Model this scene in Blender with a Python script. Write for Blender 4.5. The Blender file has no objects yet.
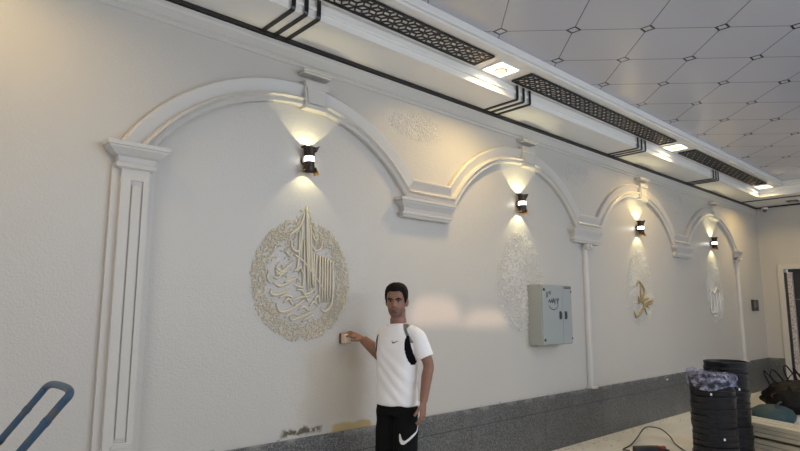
import bpy, bmesh, math, random
from mathutils import Vector, Matrix
from mathutils.bvhtree import BVHTree
random.seed(7)
sc = bpy.context.scene
COL = sc.collection
W = 3.724            # wall plane y
R = math.radians

# ------------------------------------------------------------------ materials
def mat(name, color, rough=0.5, metal=0.0, bump=None, vary=None, emit=None, spec=0.5, coat=0.0):
    m = bpy.data.materials.new(name); m.use_nodes = True
    nt = m.node_tree; b = nt.nodes['Principled BSDF']
    b.inputs['Base Color'].default_value = (*color, 1)
    b.inputs['Roughness'].default_value = rough
    b.inputs['Metallic'].default_value = metal
    b.inputs['Specular IOR Level'].default_value = spec
    b.inputs['Coat Weight'].default_value = coat
    tc = None
    if vary or bump:
        tc = nt.nodes.new('ShaderNodeTexCoord')
    if vary:
        c2, scale, lo, hi = vary
        n = nt.nodes.new('ShaderNodeTexNoise'); n.inputs['Scale'].default_value = scale; n.inputs['Detail'].default_value = 6
        r = nt.nodes.new('ShaderNodeValToRGB')
        r.color_ramp.elements[0].position = lo; r.color_ramp.elements[0].color = (*color, 1)
        r.color_ramp.elements[1].position = hi; r.color_ramp.elements[1].color = (*c2, 1)
        nt.links.new(tc.outputs['Object'], n.inputs['Vector'])
        nt.links.new(n.outputs['Fac'], r.inputs['Fac'])
        nt.links.new(r.outputs['Color'], b.inputs['Base Color'])
    if bump:
        scale, strength, dist = bump
        n = nt.nodes.new('ShaderNodeTexNoise'); n.inputs['Scale'].default_value = scale; n.inputs['Detail'].default_value = 3
        bp = nt.nodes.new('ShaderNodeBump'); bp.inputs['Strength'].default_value = strength; bp.inputs['Distance'].default_value = dist
        nt.links.new(tc.outputs['Object'], n.inputs['Vector'])
        nt.links.new(n.outputs['Fac'], bp.inputs['Height'])
        nt.links.new(bp.outputs['Normal'], b.inputs['Normal'])
    if emit:
        b.inputs['Emission Color'].default_value = (*emit[0], 1); b.inputs['Emission Strength'].default_value = emit[1]
    return m

class NT:
    """tiny node expression helper"""
    def __init__(s, m): s.nt = m.node_tree
    def math(s, op, a, b=None, c=None, clamp=False):
        n = s.nt.nodes.new('ShaderNodeMath'); n.operation = op; n.use_clamp = clamp
        for i, v in enumerate((a, b, c)):
            if v is None: continue
            if isinstance(v, (int, float)): n.inputs[i].default_value = v
            else: s.nt.links.new(v, n.inputs[i])
        return n.outputs[0]
    def noise(s, vec, scale, detail=4):
        n = s.nt.nodes.new('ShaderNodeTexNoise'); n.inputs['Scale'].default_value = scale; n.inputs['Detail'].default_value = detail
        s.nt.links.new(vec, n.inputs['Vector']); return n.outputs['Fac']
    def step(s, v, lo, hi):
        n = s.nt.nodes.new('ShaderNodeMapRange'); n.interpolation_type = 'SMOOTHSTEP'
        s.nt.links.new(v, n.inputs['Value']); n.inputs['From Min'].default_value = lo; n.inputs['From Max'].default_value = hi
        return n.outputs['Result']
    def mix(s, f, a, b):
        n = s.nt.nodes.new('ShaderNodeMix'); n.data_type = 'RGBA'
        for v, i in ((f, 0), (a, 6), (b, 7)):
            if isinstance(v, (int, float)): n.inputs[i].default_value = v
            elif isinstance(v, tuple): n.inputs[i].default_value = (*v, 1)
            else: s.nt.links.new(v, n.inputs[i])
        return n.outputs[2]
    def xyz(s):
        t = s.nt.nodes.new('ShaderNodeTexCoord'); x = s.nt.nodes.new('ShaderNodeSeparateXYZ')
        s.nt.links.new(t.outputs['Object'], x.inputs[0]); return t.outputs['Object'], x.outputs
    def bsdf(s): return s.nt.nodes['Principled BSDF']
    def bump(s, h, strength, dist):
        bp = s.nt.nodes.new('ShaderNodeBump'); bp.inputs['Strength'].default_value = strength; bp.inputs['Distance'].default_value = dist
        s.nt.links.new(h, bp.inputs['Height']); s.nt.links.new(bp.outputs['Normal'], s.bsdf().inputs['Normal'])

WALLC = (0.535, 0.512, 0.478)
def wall_material():
    m = mat('painted_plaster', WALLC, 0.30)
    e = NT(m); vec, (X, Y, Z) = e.xyz()
    nz = e.noise(vec, 9, 6); big = e.noise(vec, 0.8, 3)
    def box(x0, x1, z0, z1, sx, sz, jag):
        j = e.math('MULTIPLY', e.math('SUBTRACT', nz, 0.5), jag)
        x = e.math('ADD', X, j); z = e.math('ADD', Z, j)
        a = e.math('MULTIPLY', e.step(x, x0 - sx, x0 + sx), e.math('SUBTRACT', 1.0, e.step(x, x1 - sx, x1 + sx)))
        b = e.math('MULTIPLY', e.step(z, z0 - sz, z0 + sz), e.math('SUBTRACT', 1.0, e.step(z, z1 - sz, z1 + sz)))
        return e.math('MULTIPLY', a, b)
    col = e.mix(e.step(big, 0.35, 0.7), WALLC, (0.52, 0.502, 0.475))
    smear = e.math('MULTIPLY', box(2.45, 3.02, 0.62, 1.22, 0.12, 0.12, 0.25), 0.42)
    col = e.mix(smear, col, (0.42, 0.34, 0.23))
    och = e.math('MULTIPLY', box(2.72, 3.10, 0.55, 0.632, 0.02, 0.012, 0.06), 0.9)
    col = e.mix(och, col, (0.42, 0.31, 0.13))
    drk = e.math('MULTIPLY', box(2.28, 2.62, 0.605, 0.645, 0.03, 0.012, 0.09), e.step(e.noise(vec, 34, 4), 0.32, 0.50))
    col = e.mix(drk, col, (0.10, 0.085, 0.05))
    drk2 = e.math('MULTIPLY', box(1.55, 9.0, 0.575, 0.592, 0.05, 0.006, 0.03), e.math('MULTIPLY', e.step(e.noise(vec, 14, 5), 0.58, 0.66), 0.7))
    col = e.mix(drk2, col, (0.22, 0.20, 0.16))
    e.nt.links.new(col, e.bsdf().inputs['Base Color'])
    h = e.math('ADD', e.math('MULTIPLY', e.noise(vec, 75, 3), 1.0), e.math('MULTIPLY', e.noise(vec, 11, 2), 0.5))
    e.bump(h, 0.40, 0.007)
    return m
M = {}
M['wall'] = wall_material()
M['mould'] = mat('moulding_paint', (0.565, 0.545, 0.515), 0.36, bump=(75, 0.30, 0.006))
M['relief'] = mat('white_relief', (0.76, 0.745, 0.72), 0.2)
M['gold'] = mat('beige_gold_relief', (0.62, 0.56, 0.44), 0.32)
M['gold2'] = mat('gold_script', (0.33, 0.25, 0.12), 0.38)
M['black'] = mat('black_trim', (0.012, 0.011, 0.010), 0.35)
M['soffit'] = mat('cream_panel', (0.91, 0.895, 0.86), 0.3)
M['band'] = mat('white_panel', (0.80, 0.795, 0.78), 0.3)
M['grille'] = mat('black_lattice', (0.018, 0.017, 0.016), 0.4)
M['backing'] = mat('pale_backing', (0.80, 0.79, 0.76), 0.6)
M['lamp_glass'] = mat('lamp_diffuser', (0.9, 0.88, 0.8), 0.4, emit=((1.0, 0.93, 0.72), 3.2))
M['lamp_core'] = mat('lamp_core', (0.8, 0.75, 0.6), 0.4, emit=((1.0, 0.84, 0.48), 1.0))
M['lamp_chrome'] = mat('lamp_ring', (0.45, 0.42, 0.36), 0.3, 0.8)
M['sconce'] = mat('bronze_metal', (0.035, 0.026, 0.022), 0.38, 0.6)
M['sconce_in'] = mat('brass_inside', (0.55, 0.33, 0.10), 0.35, 0.7)
M['sconce_glow'] = mat('sconce_window', (0.9, 0.9, 0.85), 0.4, emit=((1.0, 0.95, 0.85), 6.0))
M['box'] = mat('grey_enamel', (0.32, 0.345, 0.345), 0.42, bump=(120, 0.05, 0.002))
M['boxside'] = M['box']
M['ink'] = mat('marker_ink', (0.03, 0.03, 0.05), 0.7)
M['plate'] = mat('dark_plate', (0.03, 0.03, 0.035), 0.4)
M['film'] = mat('white_film', (0.62, 0.60, 0.60), 0.35)

def granite():
    m = mat('grey_granite', (0.1, 0.1, 0.1), 0.38)
    e = NT(m); vec, (X, Y, Z) = e.xyz()
    v = e.nt.nodes.new('ShaderNodeTexVoronoi'); v.inputs['Scale'].default_value = 150; e.nt.links.new(vec, v.inputs['Vector'])
    sp = e.nt.nodes.new('ShaderNodeSeparateColor'); e.nt.links.new(v.outputs['Color'], sp.inputs[0])
    c = e.mix(e.step(sp.outputs[0], 0.35, 0.95), (0.06, 0.063, 0.066), (0.19, 0.192, 0.19))
    c = e.mix(e.math('MULTIPLY', e.step(e.noise(vec, 2.2, 6), 0.45, 0.75), 0.35), c, (0.20, 0.195, 0.18))
    # dusty slab joints along the run and one long horizontal joint
    u = e.math('ADD', X, e.math('MULTIPLY', Y, -1.0))
    f = e.math('ABSOLUTE', e.math('SUBTRACT', e.math('FRACT', e.math('DIVIDE', u, 1.2)), 0.5))
    j1 = e.math('LESS_THAN', f, 0.003)
    low = e.math('LESS_THAN', Z, 0.415)
    j2 = e.math('LESS_THAN', e.math('ABSOLUTE', e.math('SUBTRACT', Z, 0.415)), 0.004)
    j = e.math('MAXIMUM', e.math('MULTIPLY', j1, low), j2)
    c = e.mix(e.math('MULTIPLY', j, 0.8), c, (0.03, 0.03, 0.03))
    dust = e.math('MULTIPLY', e.step(Z, 0.52, 0.577), e.math('MULTIPLY', e.step(e.noise(vec, 7, 6), 0.45, 0.62), 0.35))
    c = e.mix(dust, c, (0.45, 0.43, 0.40))
    e.nt.links.new(c, e.bsdf().inputs['Base Color']); return m
M['granite'] = granite()

def floor_mat():
    m = mat('dusty_stone_floor', (0.3, 0.29, 0.25), 0.55)
    e = NT(m); vec, (X, Y, Z) = e.xyz()
    c = e.mix(e.step(e.noise(vec, 1.6, 7), 0.35, 0.7), (0.56, 0.56, 0.55), (0.66, 0.66, 0.65))
    c = e.mix(e.math('MULTIPLY', e.step(e.noise(vec, 26, 4), 0.62, 0.72), 0.5), c, (0.6, 0.58, 0.54))
    fx = e.math('ABSOLUTE', e.math('SUBTRACT', e.math('FRACT', e.math('DIVIDE', X, 1.2)), 0.5))
    fy = e.math('ABSOLUTE', e.math('SUBTRACT', e.math('FRACT', e.math('DIVIDE', Y, 0.6)), 0.5))
    j = e.math('MAXIMUM', e.math('LESS_THAN', fx, 0.002), e.math('LESS_THAN', fy, 0.004))
    c = e.mix(e.math('MULTIPLY', j, 0.5), c, (0.18, 0.17, 0.15))
    e.nt.links.new(c, e.bsdf().inputs['Base Color']); e.bump(e.noise(vec, 20, 4), 0.1, 0.004); return m
M['floor'] = floor_mat()

def tile_mat():
    m = mat('glossy_ceiling_tiles', (0.5, 0.5, 0.53), 0.20, spec=.8)
    e = NT(m); vec, (X, Y, Z) = e.xyz()
    th = 0.7834; c_, s_ = math.cos(th), math.sin(th); T = 0.6; u0, v0 = 3.256, 2.3675
    dx = e.math('SUBTRACT', X, u0); dy = e.math('SUBTRACT', Y, v0)
    a = e.math('DIVIDE', e.math('ADD', e.math('MULTIPLY', dx, c_), e.math('MULTIPLY', dy, s_)), T)
    b = e.math('DIVIDE', e.math('SUBTRACT', e.math('MULTIPLY', dx, s_), e.math('MULTIPLY', dy, c_)), T)
    def near(v): return e.math('ABSOLUTE', e.math('SUBTRACT', v, e.math('ROUND', v)))
    na, nb = near(a), near(b)
    line = e.math('LESS_THAN', e.math('MINIMUM', na, nb), 0.0075)
    d = e.math('ADD', na, nb)
    ring = e.math('MULTIPLY', e.math('LESS_THAN', d, 0.112), e.math('GREATER_THAN', d, 0.070))
    inside = e.math('LESS_THAN', d, 0.072)
    tilec = (0.50, 0.51, 0.57)
    k = e.math('MULTIPLY', line, e.math('SUBTRACT', 1.0, inside))
    c = e.mix(e.math('MULTIPLY', k, 0.75), tilec, (0.06, 0.06, 0.065))
    c = e.mix(ring, c, (0.012, 0.012, 0.014))
    e.nt.links.new(c, e.bsdf().inputs['Base Color'])
    # each metal tile is slightly pillowed
    h = e.math('MULTIPLY', e.math('MULTIPLY', e.math('SUBTRACT', 0.25, e.math('MULTIPLY', na, na)), e.math('SUBTRACT', 0.25, e.math('MULTIPLY', nb, nb))), 1.0)
    h2 = e.math('MINIMUM', e.math('MINIMUM', na, nb), 0.03)
    e.bump(e.math('ADD', e.math('MULTIPLY', e.noise(vec, 2.5, 1), 0.12), h2), 0.35, 0.06)
    return m
M['tile'] = tile_mat()

# ------------------------------------------------------------------ mesh helpers
def link(name, me, m=None, parent=None):
    o = bpy.data.objects.new(name, me); COL.objects.link(o)
    if m is not None:
        for x in (m if isinstance(m, (list, tuple)) else [m]): me.materials.append(x)
    if parent: o.parent = parent
    return o
def obj(name, bm, m=None, parent=None, smooth=False, angle=None):
    bmesh.ops.recalc_face_normals(bm, faces=bm.faces)
    me = bpy.data.meshes.new(name); bm.to_mesh(me); bm.free()
    if smooth:
        for p in me.polygons: p.use_smooth = True
        if angle is not None: me.set_sharp_from_angle(angle=R(angle))
    return link(name, me, m, parent)
def tag(o, label=None, cat=None, group=None, kind=None):
    if label: o['label'] = label
    if cat: o['category'] = cat
    if group: o['group'] = group
    if kind: o['kind'] = kind
    return o
def thing(name, label, cat, loc=(0, 0, 0), rz=0, group=None):
    o = bpy.data.objects.new(name, None); COL.objects.link(o); o.empty_display_size = 0.1
    o.location = loc; o.rotation_euler = (0, 0, rz); return tag(o, label, cat, group)
def copy_tree(o, parent=None):
    kids = [c for c in COL.objects if c.parent == o]
    c = o.copy(); COL.objects.link(c)
    if parent: c.parent = parent
    for k in kids: copy_tree(k, c)
    return c
def box(bm, x0, x1, y0, y1, z0, z1, bev=0.0, mi=0):
    r = bmesh.ops.create_cube(bm, size=1.0)
    vs = r['verts']
    for v in vs:
        v.co = Vector(((x0 + x1) / 2 + v.co.x * (x1 - x0), (y0 + y1) / 2 + v.co.y * (y1 - y0), (z0 + z1) / 2 + v.co.z * (z1 - z0)))
    fs = list({f for v in vs for f in v.link_faces})
    for f in fs: f.material_index = mi
    if bev > 0:
        es = list({e for v in vs for e in v.link_edges})
        bmesh.ops.bevel(bm, geom=es, offset=bev, segments=2, affect='EDGES', profile=0.5)
    return bm
def bx(*a, bev=0.0):
    bm = bmesh.new(); box(bm, *a, bev=bev); return bm
def catmull(pts, n=6, closed=False):
    pts = [Vector(p) for p in pts]
    if len(pts) < 3: 
        return [pts[0].lerp(pts[-1], i / n) for i in range(n + 1)]
    out = []
    N = len(pts)
    for i in range(N if closed else N - 1):
        g = (lambda k: pts[k % N]) if closed else (lambda k: pts[min(max(k, 0), N - 1)])
        p0, p1, p2, p3 = g(i - 1), g(i), g(i + 1), g(i + 2)
        for j in range(n):
            t = j / n
            out.append(0.5 * ((2 * p1) + (p2 - p0) * t + (2 * p0 - 5 * p1 + 4 * p2 - p3) * t * t + (3 * p1 - p0 - 3 * p2 + p3) * t ** 3))
    if not closed: out.append(pts[-1].copy())
    return out
def tube(bm, pts, rad, n=8, caps=True, flat=None, mi=0, closed=False):
    """swept round tube; rad number or list; flat=(axis vector, factor) squeezes along an axis"""
    pts = [Vector(p) for p in pts]; N = len(pts)
    rs = rad if isinstance(rad, (list, tuple)) else [rad] * N
    rings = []; nrm = None
    for i, p in enumerate(pts):
        a = pts[(i + 1) % N] if (i < N - 1 or closed) else pts[i]; b = pts[i - 1] if (i > 0 or closed) else pts[i]
        t = (a - b)
        t = t.normalized() if t.length > 1e-9 else Vector((0, 0, 1))
        if nrm is None:
            nrm = t.orthogonal().normalized()
        nrm = (nrm - t * nrm.dot(t))
        nrm = nrm.normalized() if nrm.length > 1e-6 else t.orthogonal().normalized()
        bn = t.cross(nrm)
        ring = []
        for k in range(n):
            an = 2 * math.pi * k / n
            d = (nrm * math.cos(an) + bn * math.sin(an)) * rs[i]
            if flat is not None:
                ax, f = flat; d = d - ax * d.dot(ax) * (1 - f)
            ring.append(bm.verts.new(p + d))
        rings.append(ring)
    m = N if closed else N - 1
    for i in range(m):
        A, B = rings[i], rings[(i + 1) % N]
        for k in range(n):
            f = bm.faces.new((A[k], A[(k + 1) % n], B[(k + 1) % n], B[k])); f.material_index = mi
    if caps and not closed:
        bm.faces.new(rings[0][::-1]).material_index = mi; bm.faces.new(rings[-1]).material_index = mi
    return bm
def loft(bm, secs, caps=True):
    rings = [[bm.verts.new(p) for p in s] for s in secs]; n = len(secs[0])
    for A, B in zip(rings, rings[1:]):
        for k in range(n): bm.faces.new((A[k], A[(k + 1) % n], B[(k + 1) % n], B[k]))
    if caps: bm.faces.new(rings[0][::-1]); bm.faces.new(rings[-1])
    return rings
def ell(cx, cy, z, a, b, n=32, p=2.0):
    out = []
    for k in range(n):
        t = 2 * math.pi * k / n; c, s = math.cos(t), math.sin(t)
        out.append(Vector((cx + a * math.copysign(abs(c) ** (2 / p), c), cy + b * math.copysign(abs(s) ** (2 / p), s), z)))
    return out
def lathe(bm, prof, n=32, c=(0, 0), mi=0):
    rings = []
    for r, z in prof:
        rings.append([bm.verts.new((c[0] + r * math.cos(2 * math.pi * k / n), c[1] + r * math.sin(2 * math.pi * k / n), z)) for k in range(n)])
    for A, B in zip(rings, rings[1:]):
        for k in range(n): bm.faces.new((A[k], A[(k + 1) % n], B[(k + 1) % n], B[k])).material_index = mi
    bm.faces.new(rings[0][::-1]).material_index = mi; bm.faces.new(rings[-1]).material_index = mi
    return bm
def sphere(bm, c, r, u=16, v=10):
    res = bmesh.ops.create_uvsphere(bm, u_segments=u, v_segments=v, radius=1.0)
    rr = r if isinstance(r, (tuple, list)) else (r, r, r)
    for w in res['verts']: w.co = Vector((c[0] + w.co.x * rr[0], c[1] + w.co.y * rr[1], c[2] + w.co.z * rr[2]))
    return bm
def voxel(bm, size, smooth=4, factor=0.5):
    bmesh.ops.recalc_face_normals(bm, faces=bm.faces)
    me = bpy.data.meshes.new('tmp'); bm.to_mesh(me); bm.free()
    o = bpy.data.objects.new('tmp', me); COL.objects.link(o)
    r = o.modifiers.new('r', 'REMESH'); r.mode = 'VOXEL'; r.voxel_size = size; r.use_smooth_shade = True
    if smooth:
        s = o.modifiers.new('s', 'SMOOTH'); s.iterations = smooth; s.factor = factor
    dg = bpy.context.evaluated_depsgraph_get(); dg.update()
    out = bpy.data.meshes.new_from_object(o.evaluated_get(dg))
    bpy.data.objects.remove(o); bpy.data.meshes.remove(me)
    for p in out.polygons: p.use_smooth = True
    return out
def struct(name, bm, m, label=None, **k):
    o = obj(name, bm, m, **k); o['kind'] = 'structure'
    if label: o['label'] = label
    return o

# ------------------------------------------------------------------ room shell
X0, X1, Y0 = -3.6, 13.25, -5.0
ZS, ZB, ZC = 3.56, 3.70, 3.784       # drop soffit, light band, tile ceiling
YR, YC = 3.30, 2.91                  # riser line, edge of the tile ceiling
XR, XC = 12.02, 11.93
struct('floor', bx(X0 - .2, X1 + .2, Y0 - .2, W + .2, -0.1, 0), M['floor'])
struct('wall_back', bx(X0 - .2, X1 + .15, W, W + .15, 0, 4.0), M['wall'], label='long white textured plaster wall')
# end wall with a doorway (opening y 1.6..3.27, z 0..2.32)
DY0, DY1, DZ = 1.7, 3.33, 2.29
bm = bmesh.new(); box(bm, X1, X1 + .15, DY1, W, 0, 4.0); box(bm, X1, X1 + .15, Y0 - .2, DY0, 0, 4.0); box(bm, X1, X1 + .15, DY0, DY1, DZ, 4.0)
struct('wall_right', bm, M['wall'])
struct('wall_left', bx(X0 - .15, X0, Y0 - .2, W, 0, 4.0), M['wall'])
# front wall behind the viewer, with two fanlight windows
FY = Y0
def front_wall():
    bm = bmesh.new()
    return bm
bm = bmesh.new()
SUN = Vector((0.10, 1.0, -0.03))
def beam_back(x, z):           # where the low sun that lands at (x, z) on the long wall enters the front wall
    k = (FY - W) / SUN.y
    return x + SUN.x * k, z + SUN.z * k
fans = []
for x, z, w, h in ((3.86, 1.36, 0.66, 0.26), (4.57, 1.33, 0.66, 0.17)):
    a, b = beam_back(x, z); fans.append((a, b, w, h))
fans.sort()
fx0 = fans[0][0] - 0.4; fx1 = fans[1][0] + 0.4; fzl = 1.2; fzh = 2.1
box(bm, X0 - .2, fx0, FY - .02, FY, 0, 4.0); box(bm, fx1, X1 + .2, FY - .02, FY, 0, 4.0)
box(bm, fx0, fx1, FY - .02, FY, 0, fzl); box(bm, fx0, fx1, FY - .02, FY, fzh, 4.0)
def fan_panel(x0, x1, a, b, w, h):
    # rectangular field with a half-round hole, as column strips
    n = 28
    box(bm, x0, a - w / 2, FY - .02, FY, fzl, fzh); box(bm, a + w / 2, x1, FY - .02, FY, fzl, fzh)
    box(bm, a - w / 2, a + w / 2, FY - .02, FY, fzl, b)
    for i in range(n):
        u0 = -1 + 2 * i / n; u1 = -1 + 2 * (i + 1) / n; um = (u0 + u1) / 2
        zt = b + h * (1 - abs(um) ** 3) ** (1 / 3)
        box(bm, a + u0 * w / 2, a + u1 * w / 2, FY - .02, FY, zt, fzh)
mid = (fans[0][0] + fans[1][0]) / 2
fan_panel(fx0, mid, *fans[0]); fan_panel(mid, fx1, *fans[1])
struct('wall_front', bm, M['wall'])

# granite plinth
PZ = 0.577
struct('baseboard_back', bx(X0, X1, W - .022, W, 0, PZ, bev=.003), M['granite'], label='speckled grey granite plinth along the long wall')
struct('baseboard_right', bx(X1 - .022, X1, DY1 + .10, W - .022, 0, PZ, bev=.003), M['granite'], label='grey granite plinth beside the doorway')

# doorway: architrave, dark sheet for the unlit room behind, wrapped jamb
bm = bmesh.new(); box(bm, X1 - .03, X1, DY1, DY1 + .10, 0, DZ + .10, bev=.006); box(bm, X1 - .03, X1, DY0 - .1, DY1, DZ, DZ + .10, bev=.006)
struct('door_1', bm, M['mould'], label='doorway in the end wall with plain moulded surround')
d1 = bpy.data.objects['door_1']
obj('door_jamb', bx(X1 - .01, X1 + .13, DY1 - .05, DY1, 0, DZ - .06, bev=.004), M['plate'], d1)
fm = mat('wrapped_jamb', (0.55, 0.53, 0.53), 0.35, vary=((0.36, 0.27, 0.27), 30, 0.45, 0.60))
obj('protective_film', bx(X1 - .02, X1 + .07, DY1 - .135, DY1 - .052, .04, DZ - .06, bev=.004), fm, d1)
obj('interior_sheet', bx(X1 + .09, X1 + .14, DY0, DY1 - .05, 0, DZ, bev=.003), mat('interior_shade', (0.02, 0.024, 0.028), 0.3), d1)  # dark sheet across the opening, its colour stands in for the unlit room
gm = mat('yellowish_line', (0.25, 0.22, 0.12), 0.4)
obj('interior_line', bx(X1 + .085, X1 + .10, DY0, DY1 - .14, 1.70, 1.715), gm, d1)  # thin yellowish line across the dark sheet

# ceilings
struct('ceiling', bx(X0 - .2, XC, Y0 - .2, YC, ZC, ZC + .05), M['tile'], label='white square tiles with black corner diamonds')
bm = bmesh.new()
box(bm, X0, XC - .002, YC, YR + .02, ZB, ZB + .1); box(bm, XC - .002, XR + .02, Y0, YR + .02, ZB, ZB + .1)
struct('ceiling_band', bm, M['band'], label='flat white ceiling band that holds grilles and spotlights')
bm = bmesh.new()
box(bm, X0, XR, YR, W, ZS, ZS + .2); box(bm, XR, X1, Y0, W, ZS, ZS + .2)
struct('ceiling_soffit', bm, M['soffit'], label='dropped cream soffit along the long wall')
bm = bmesh.new()   # small stepped moulding of the riser and the shadow-gap edge of the tile ceiling
box(bm, X0, XR - .016, YR - .016, YR, ZS + .055, ZS + .085, bev=.006); box(bm, XR - .016, XR, Y0, YR, ZS + .055, ZS + .085, bev=.006)
struct('trim_1', bm, M['soffit'])
bm = bmesh.new()
box(bm, X0, XC - .03, YC - .03, YC, ZB + .02, ZC, bev=.005); box(bm, XC - .03, XC, Y0, YC - .03, ZB + .02, ZC, bev=.005)
struct('trim_2', bm, M['band'])
bm = bmesh.new()
box(bm, X0, X1, W - .034, W, ZS - .029, ZS - .0005); box(bm, X1 - .034, X1, Y0, W - .034, ZS - .029, ZS - .0005)
struct('trim_3', bm, M['black'], label='thin black edging between wall and soffit')
struct('trim_4', bx(12.30, 12.345, Y0, W - .034, ZS - .012, ZS - .0005), M['black'])
# cornice frieze on the long wall (stepped profile)
prof = [(0, 3.372), (.005, 3.372), (.009, 3.378), (.009, 3.386), (.005, 3.390), (.005, 3.404), (.010, 3.407), (.014, 3.414), (.010, 3.421), (.010, 3.48), (.014, 3.50), (.014, 3.525), (0, 3.525)]
bm = bmesh.new()
loft(bm, [[Vector((x, W - p, z)) for p, z in prof] for x in (X0, X1)])
struct('trim_5', bm, M['mould'], label='shallow stepped plaster cornice under the black edging')

# ------------------------------------------------------------------ arches: one swept profile, cut into arches
PROF = [(0, 0), (0, .040), (.010, .052), (.022, .052), (.082, .018), (.092, .018), (.097, .030), (.102, .056), (.114, .062), (.124, .050), (.128, .038), (.140, .042), (.156, .044), (.165, .034), (.165, 0)]
PROF = [(o_ * 1.07, p_) for o_, p_ in PROF]
def arc(cx, zc, r, a0, a1, n=40):
    return [(cx + r * math.sin(a0 + (a1 - a0) * i / n), zc + r * math.cos(a0 + (a1 - a0) * i / n)) for i in range(n + 1)]
ZF = 2.66
path = []; owner = []
def add(seg, k):
    for i, q in enumerate(seg):
        if path and math.dist(path[-1], q) < 1e-6: continue
        path.append(q); owner.append(k)
r1, c1, t1 = 1.52, 2.352, 3.228
aL = -math.acos((2.500 - (t1 - r1)) / r1); aR = math.acos((ZF - (t1 - r1)) / r1)
add(arc(c1, t1 - r1, r1, aL, aR), 0)
r2, t2 = 1.455, 3.25
a2 = math.acos((ZF - (t2 - r2)) / r2)
CX = [5.18, 7.95, 10.72]
for k, cx in enumerate(CX):
    add(arc(cx, t2 - r2, r2, -a2, a2), k + 1)
def miter(i):
    p = Vector(path[i])
    a = Vector(path[i]) - Vector(path[i - 1]) if i > 0 else None
    b = Vector(path[i + 1]) - Vector(path[i]) if i < len(path) - 1 else None
    if a is None: a = b
    if b is None: b = a
    na = Vector((a.y, -a.x)).normalized(); nb = Vector((b.y, -b.x)).normalized()
    m = (na + nb); m = m / m.length
    return m / max(m.dot(na), .3)
secs = []
for i, (x, z) in enumerate(path):
    m = miter(i)
    secs.append([Vector((x + m.x * o, W - p_, z + m.y * o)) for o, p_ in PROF])
arch_labels = ['widest white moulded arch, around the circular gilded medallion', 'white moulded arch above the grey electrical cabinet',
               'white moulded arch around the gold brush script', 'white moulded arch closest to the corner with the end wall']
for k in range(4):
    idx = [i for i, ow in enumerate(owner) if ow == k]
    ss = [secs[i] for i in idx]
    cx = c1 if k == 0 else CX[k - 1]; tp = t1 if k == 0 else t2
    t = thing('arch_moulding', arch_labels[k], 'arch', (cx, W, 2.0), 0, 'plaster arches of the long wall')
    off = Vector((-cx, -W, -2.0))
    def put(name, bm_, sm=False):
        for v in bm_.verts: v.co += off
        return obj(name, bm_, M['mould'], t, smooth=sm, angle=28)
    bm = bmesh.new(); loft(bm, ss); put('arch_band', bm, True)
    if idx[-1] + 1 < len(path):
        bm = bmesh.new(); loft(bm, [secs[idx[-1]], secs[idx[-1] + 1]]); put('level_return', bm)
    # keystone: tapered block with stepped face
    kc = cx; cx = cx + .105
    bm = bmesh.new()
    for (dz0, dz1, w0, w1, pr) in ((-.185, .012, .088, .105, .062), (-.150, -.03, .070, .085, .074), (-.03, .025, .105, .112, .084), (-.195, -.165, .10, .10, .078)):
        loft(bm, [[Vector((cx - w0, W, tp + dz0)), Vector((cx + w0, W, tp + dz0)), Vector((cx + w0, W - pr, tp + dz0)), Vector((cx - w0, W - pr, tp + dz0))],
                  [Vector((cx - w1, W, tp + dz1)), Vector((cx + w1, W, tp + dz1)), Vector((cx + w1, W - pr, tp + dz1)), Vector((cx - w1, W - pr, tp + dz1))]])
    put('keystone', bm)
    bm = bmesh.new()
    box(bm, cx - .14, cx + .14, W - .105, W, tp + .094, tp + .110, bev=.004); box(bm, cx - .128, cx + .128, W - .090, W, tp + .076, tp + .094, bev=.004)
    put('keystone_ledge', bm)

# capitals / corbels: stepped lofts.  layers: (half width, projection, z)
def stepped(bm, cx, layers):
    secs_ = []
    for hw, pr, z in layers:
        secs_.append([Vector((cx - hw, W, z)), Vector((cx + hw, W, z)), Vector((cx + hw, W - pr, z)), Vector((cx - hw, W - pr, z))])
    loft(bm, secs_); return bm
def local(bm, loc):
    for v in bm.verts: v.co -= Vector(loc)
    return bm
CORB = [(.285, .060, 2.300), (.300, .075, 2.306), (.300, .080, 2.322), (.318, .095, 2.330), (.318, .098, 2.346), (.290, .072, 2.354), (.290, .074, 2.385), (.305, .088, 2.400), (.335, .118, 2.430), (.335, .122, 2.444), (.352, .134, 2.448), (.352, .138, 2.472)]
CORB = [(h_ * 1.01, p_ * .72, z_) for h_, p_, z_ in CORB]
for cx, hw, lab in ((3.70, 1.0, 'broad white stepped corbel with no column below, by the gilded medallion'),
                    (9.36, 0.94, 'white stepped corbel with no column below, by the gold brush script')):
    t = thing('corbel', lab, 'corbel', (cx, W, 2.3), 0, 'corbels under the arches')
    obj('corbel_block', local(stepped(bmesh.new(), cx, [(h * hw, p_, z) for h, p_, z in CORB]), (cx, W, 2.3)), M['mould'], t)
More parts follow.
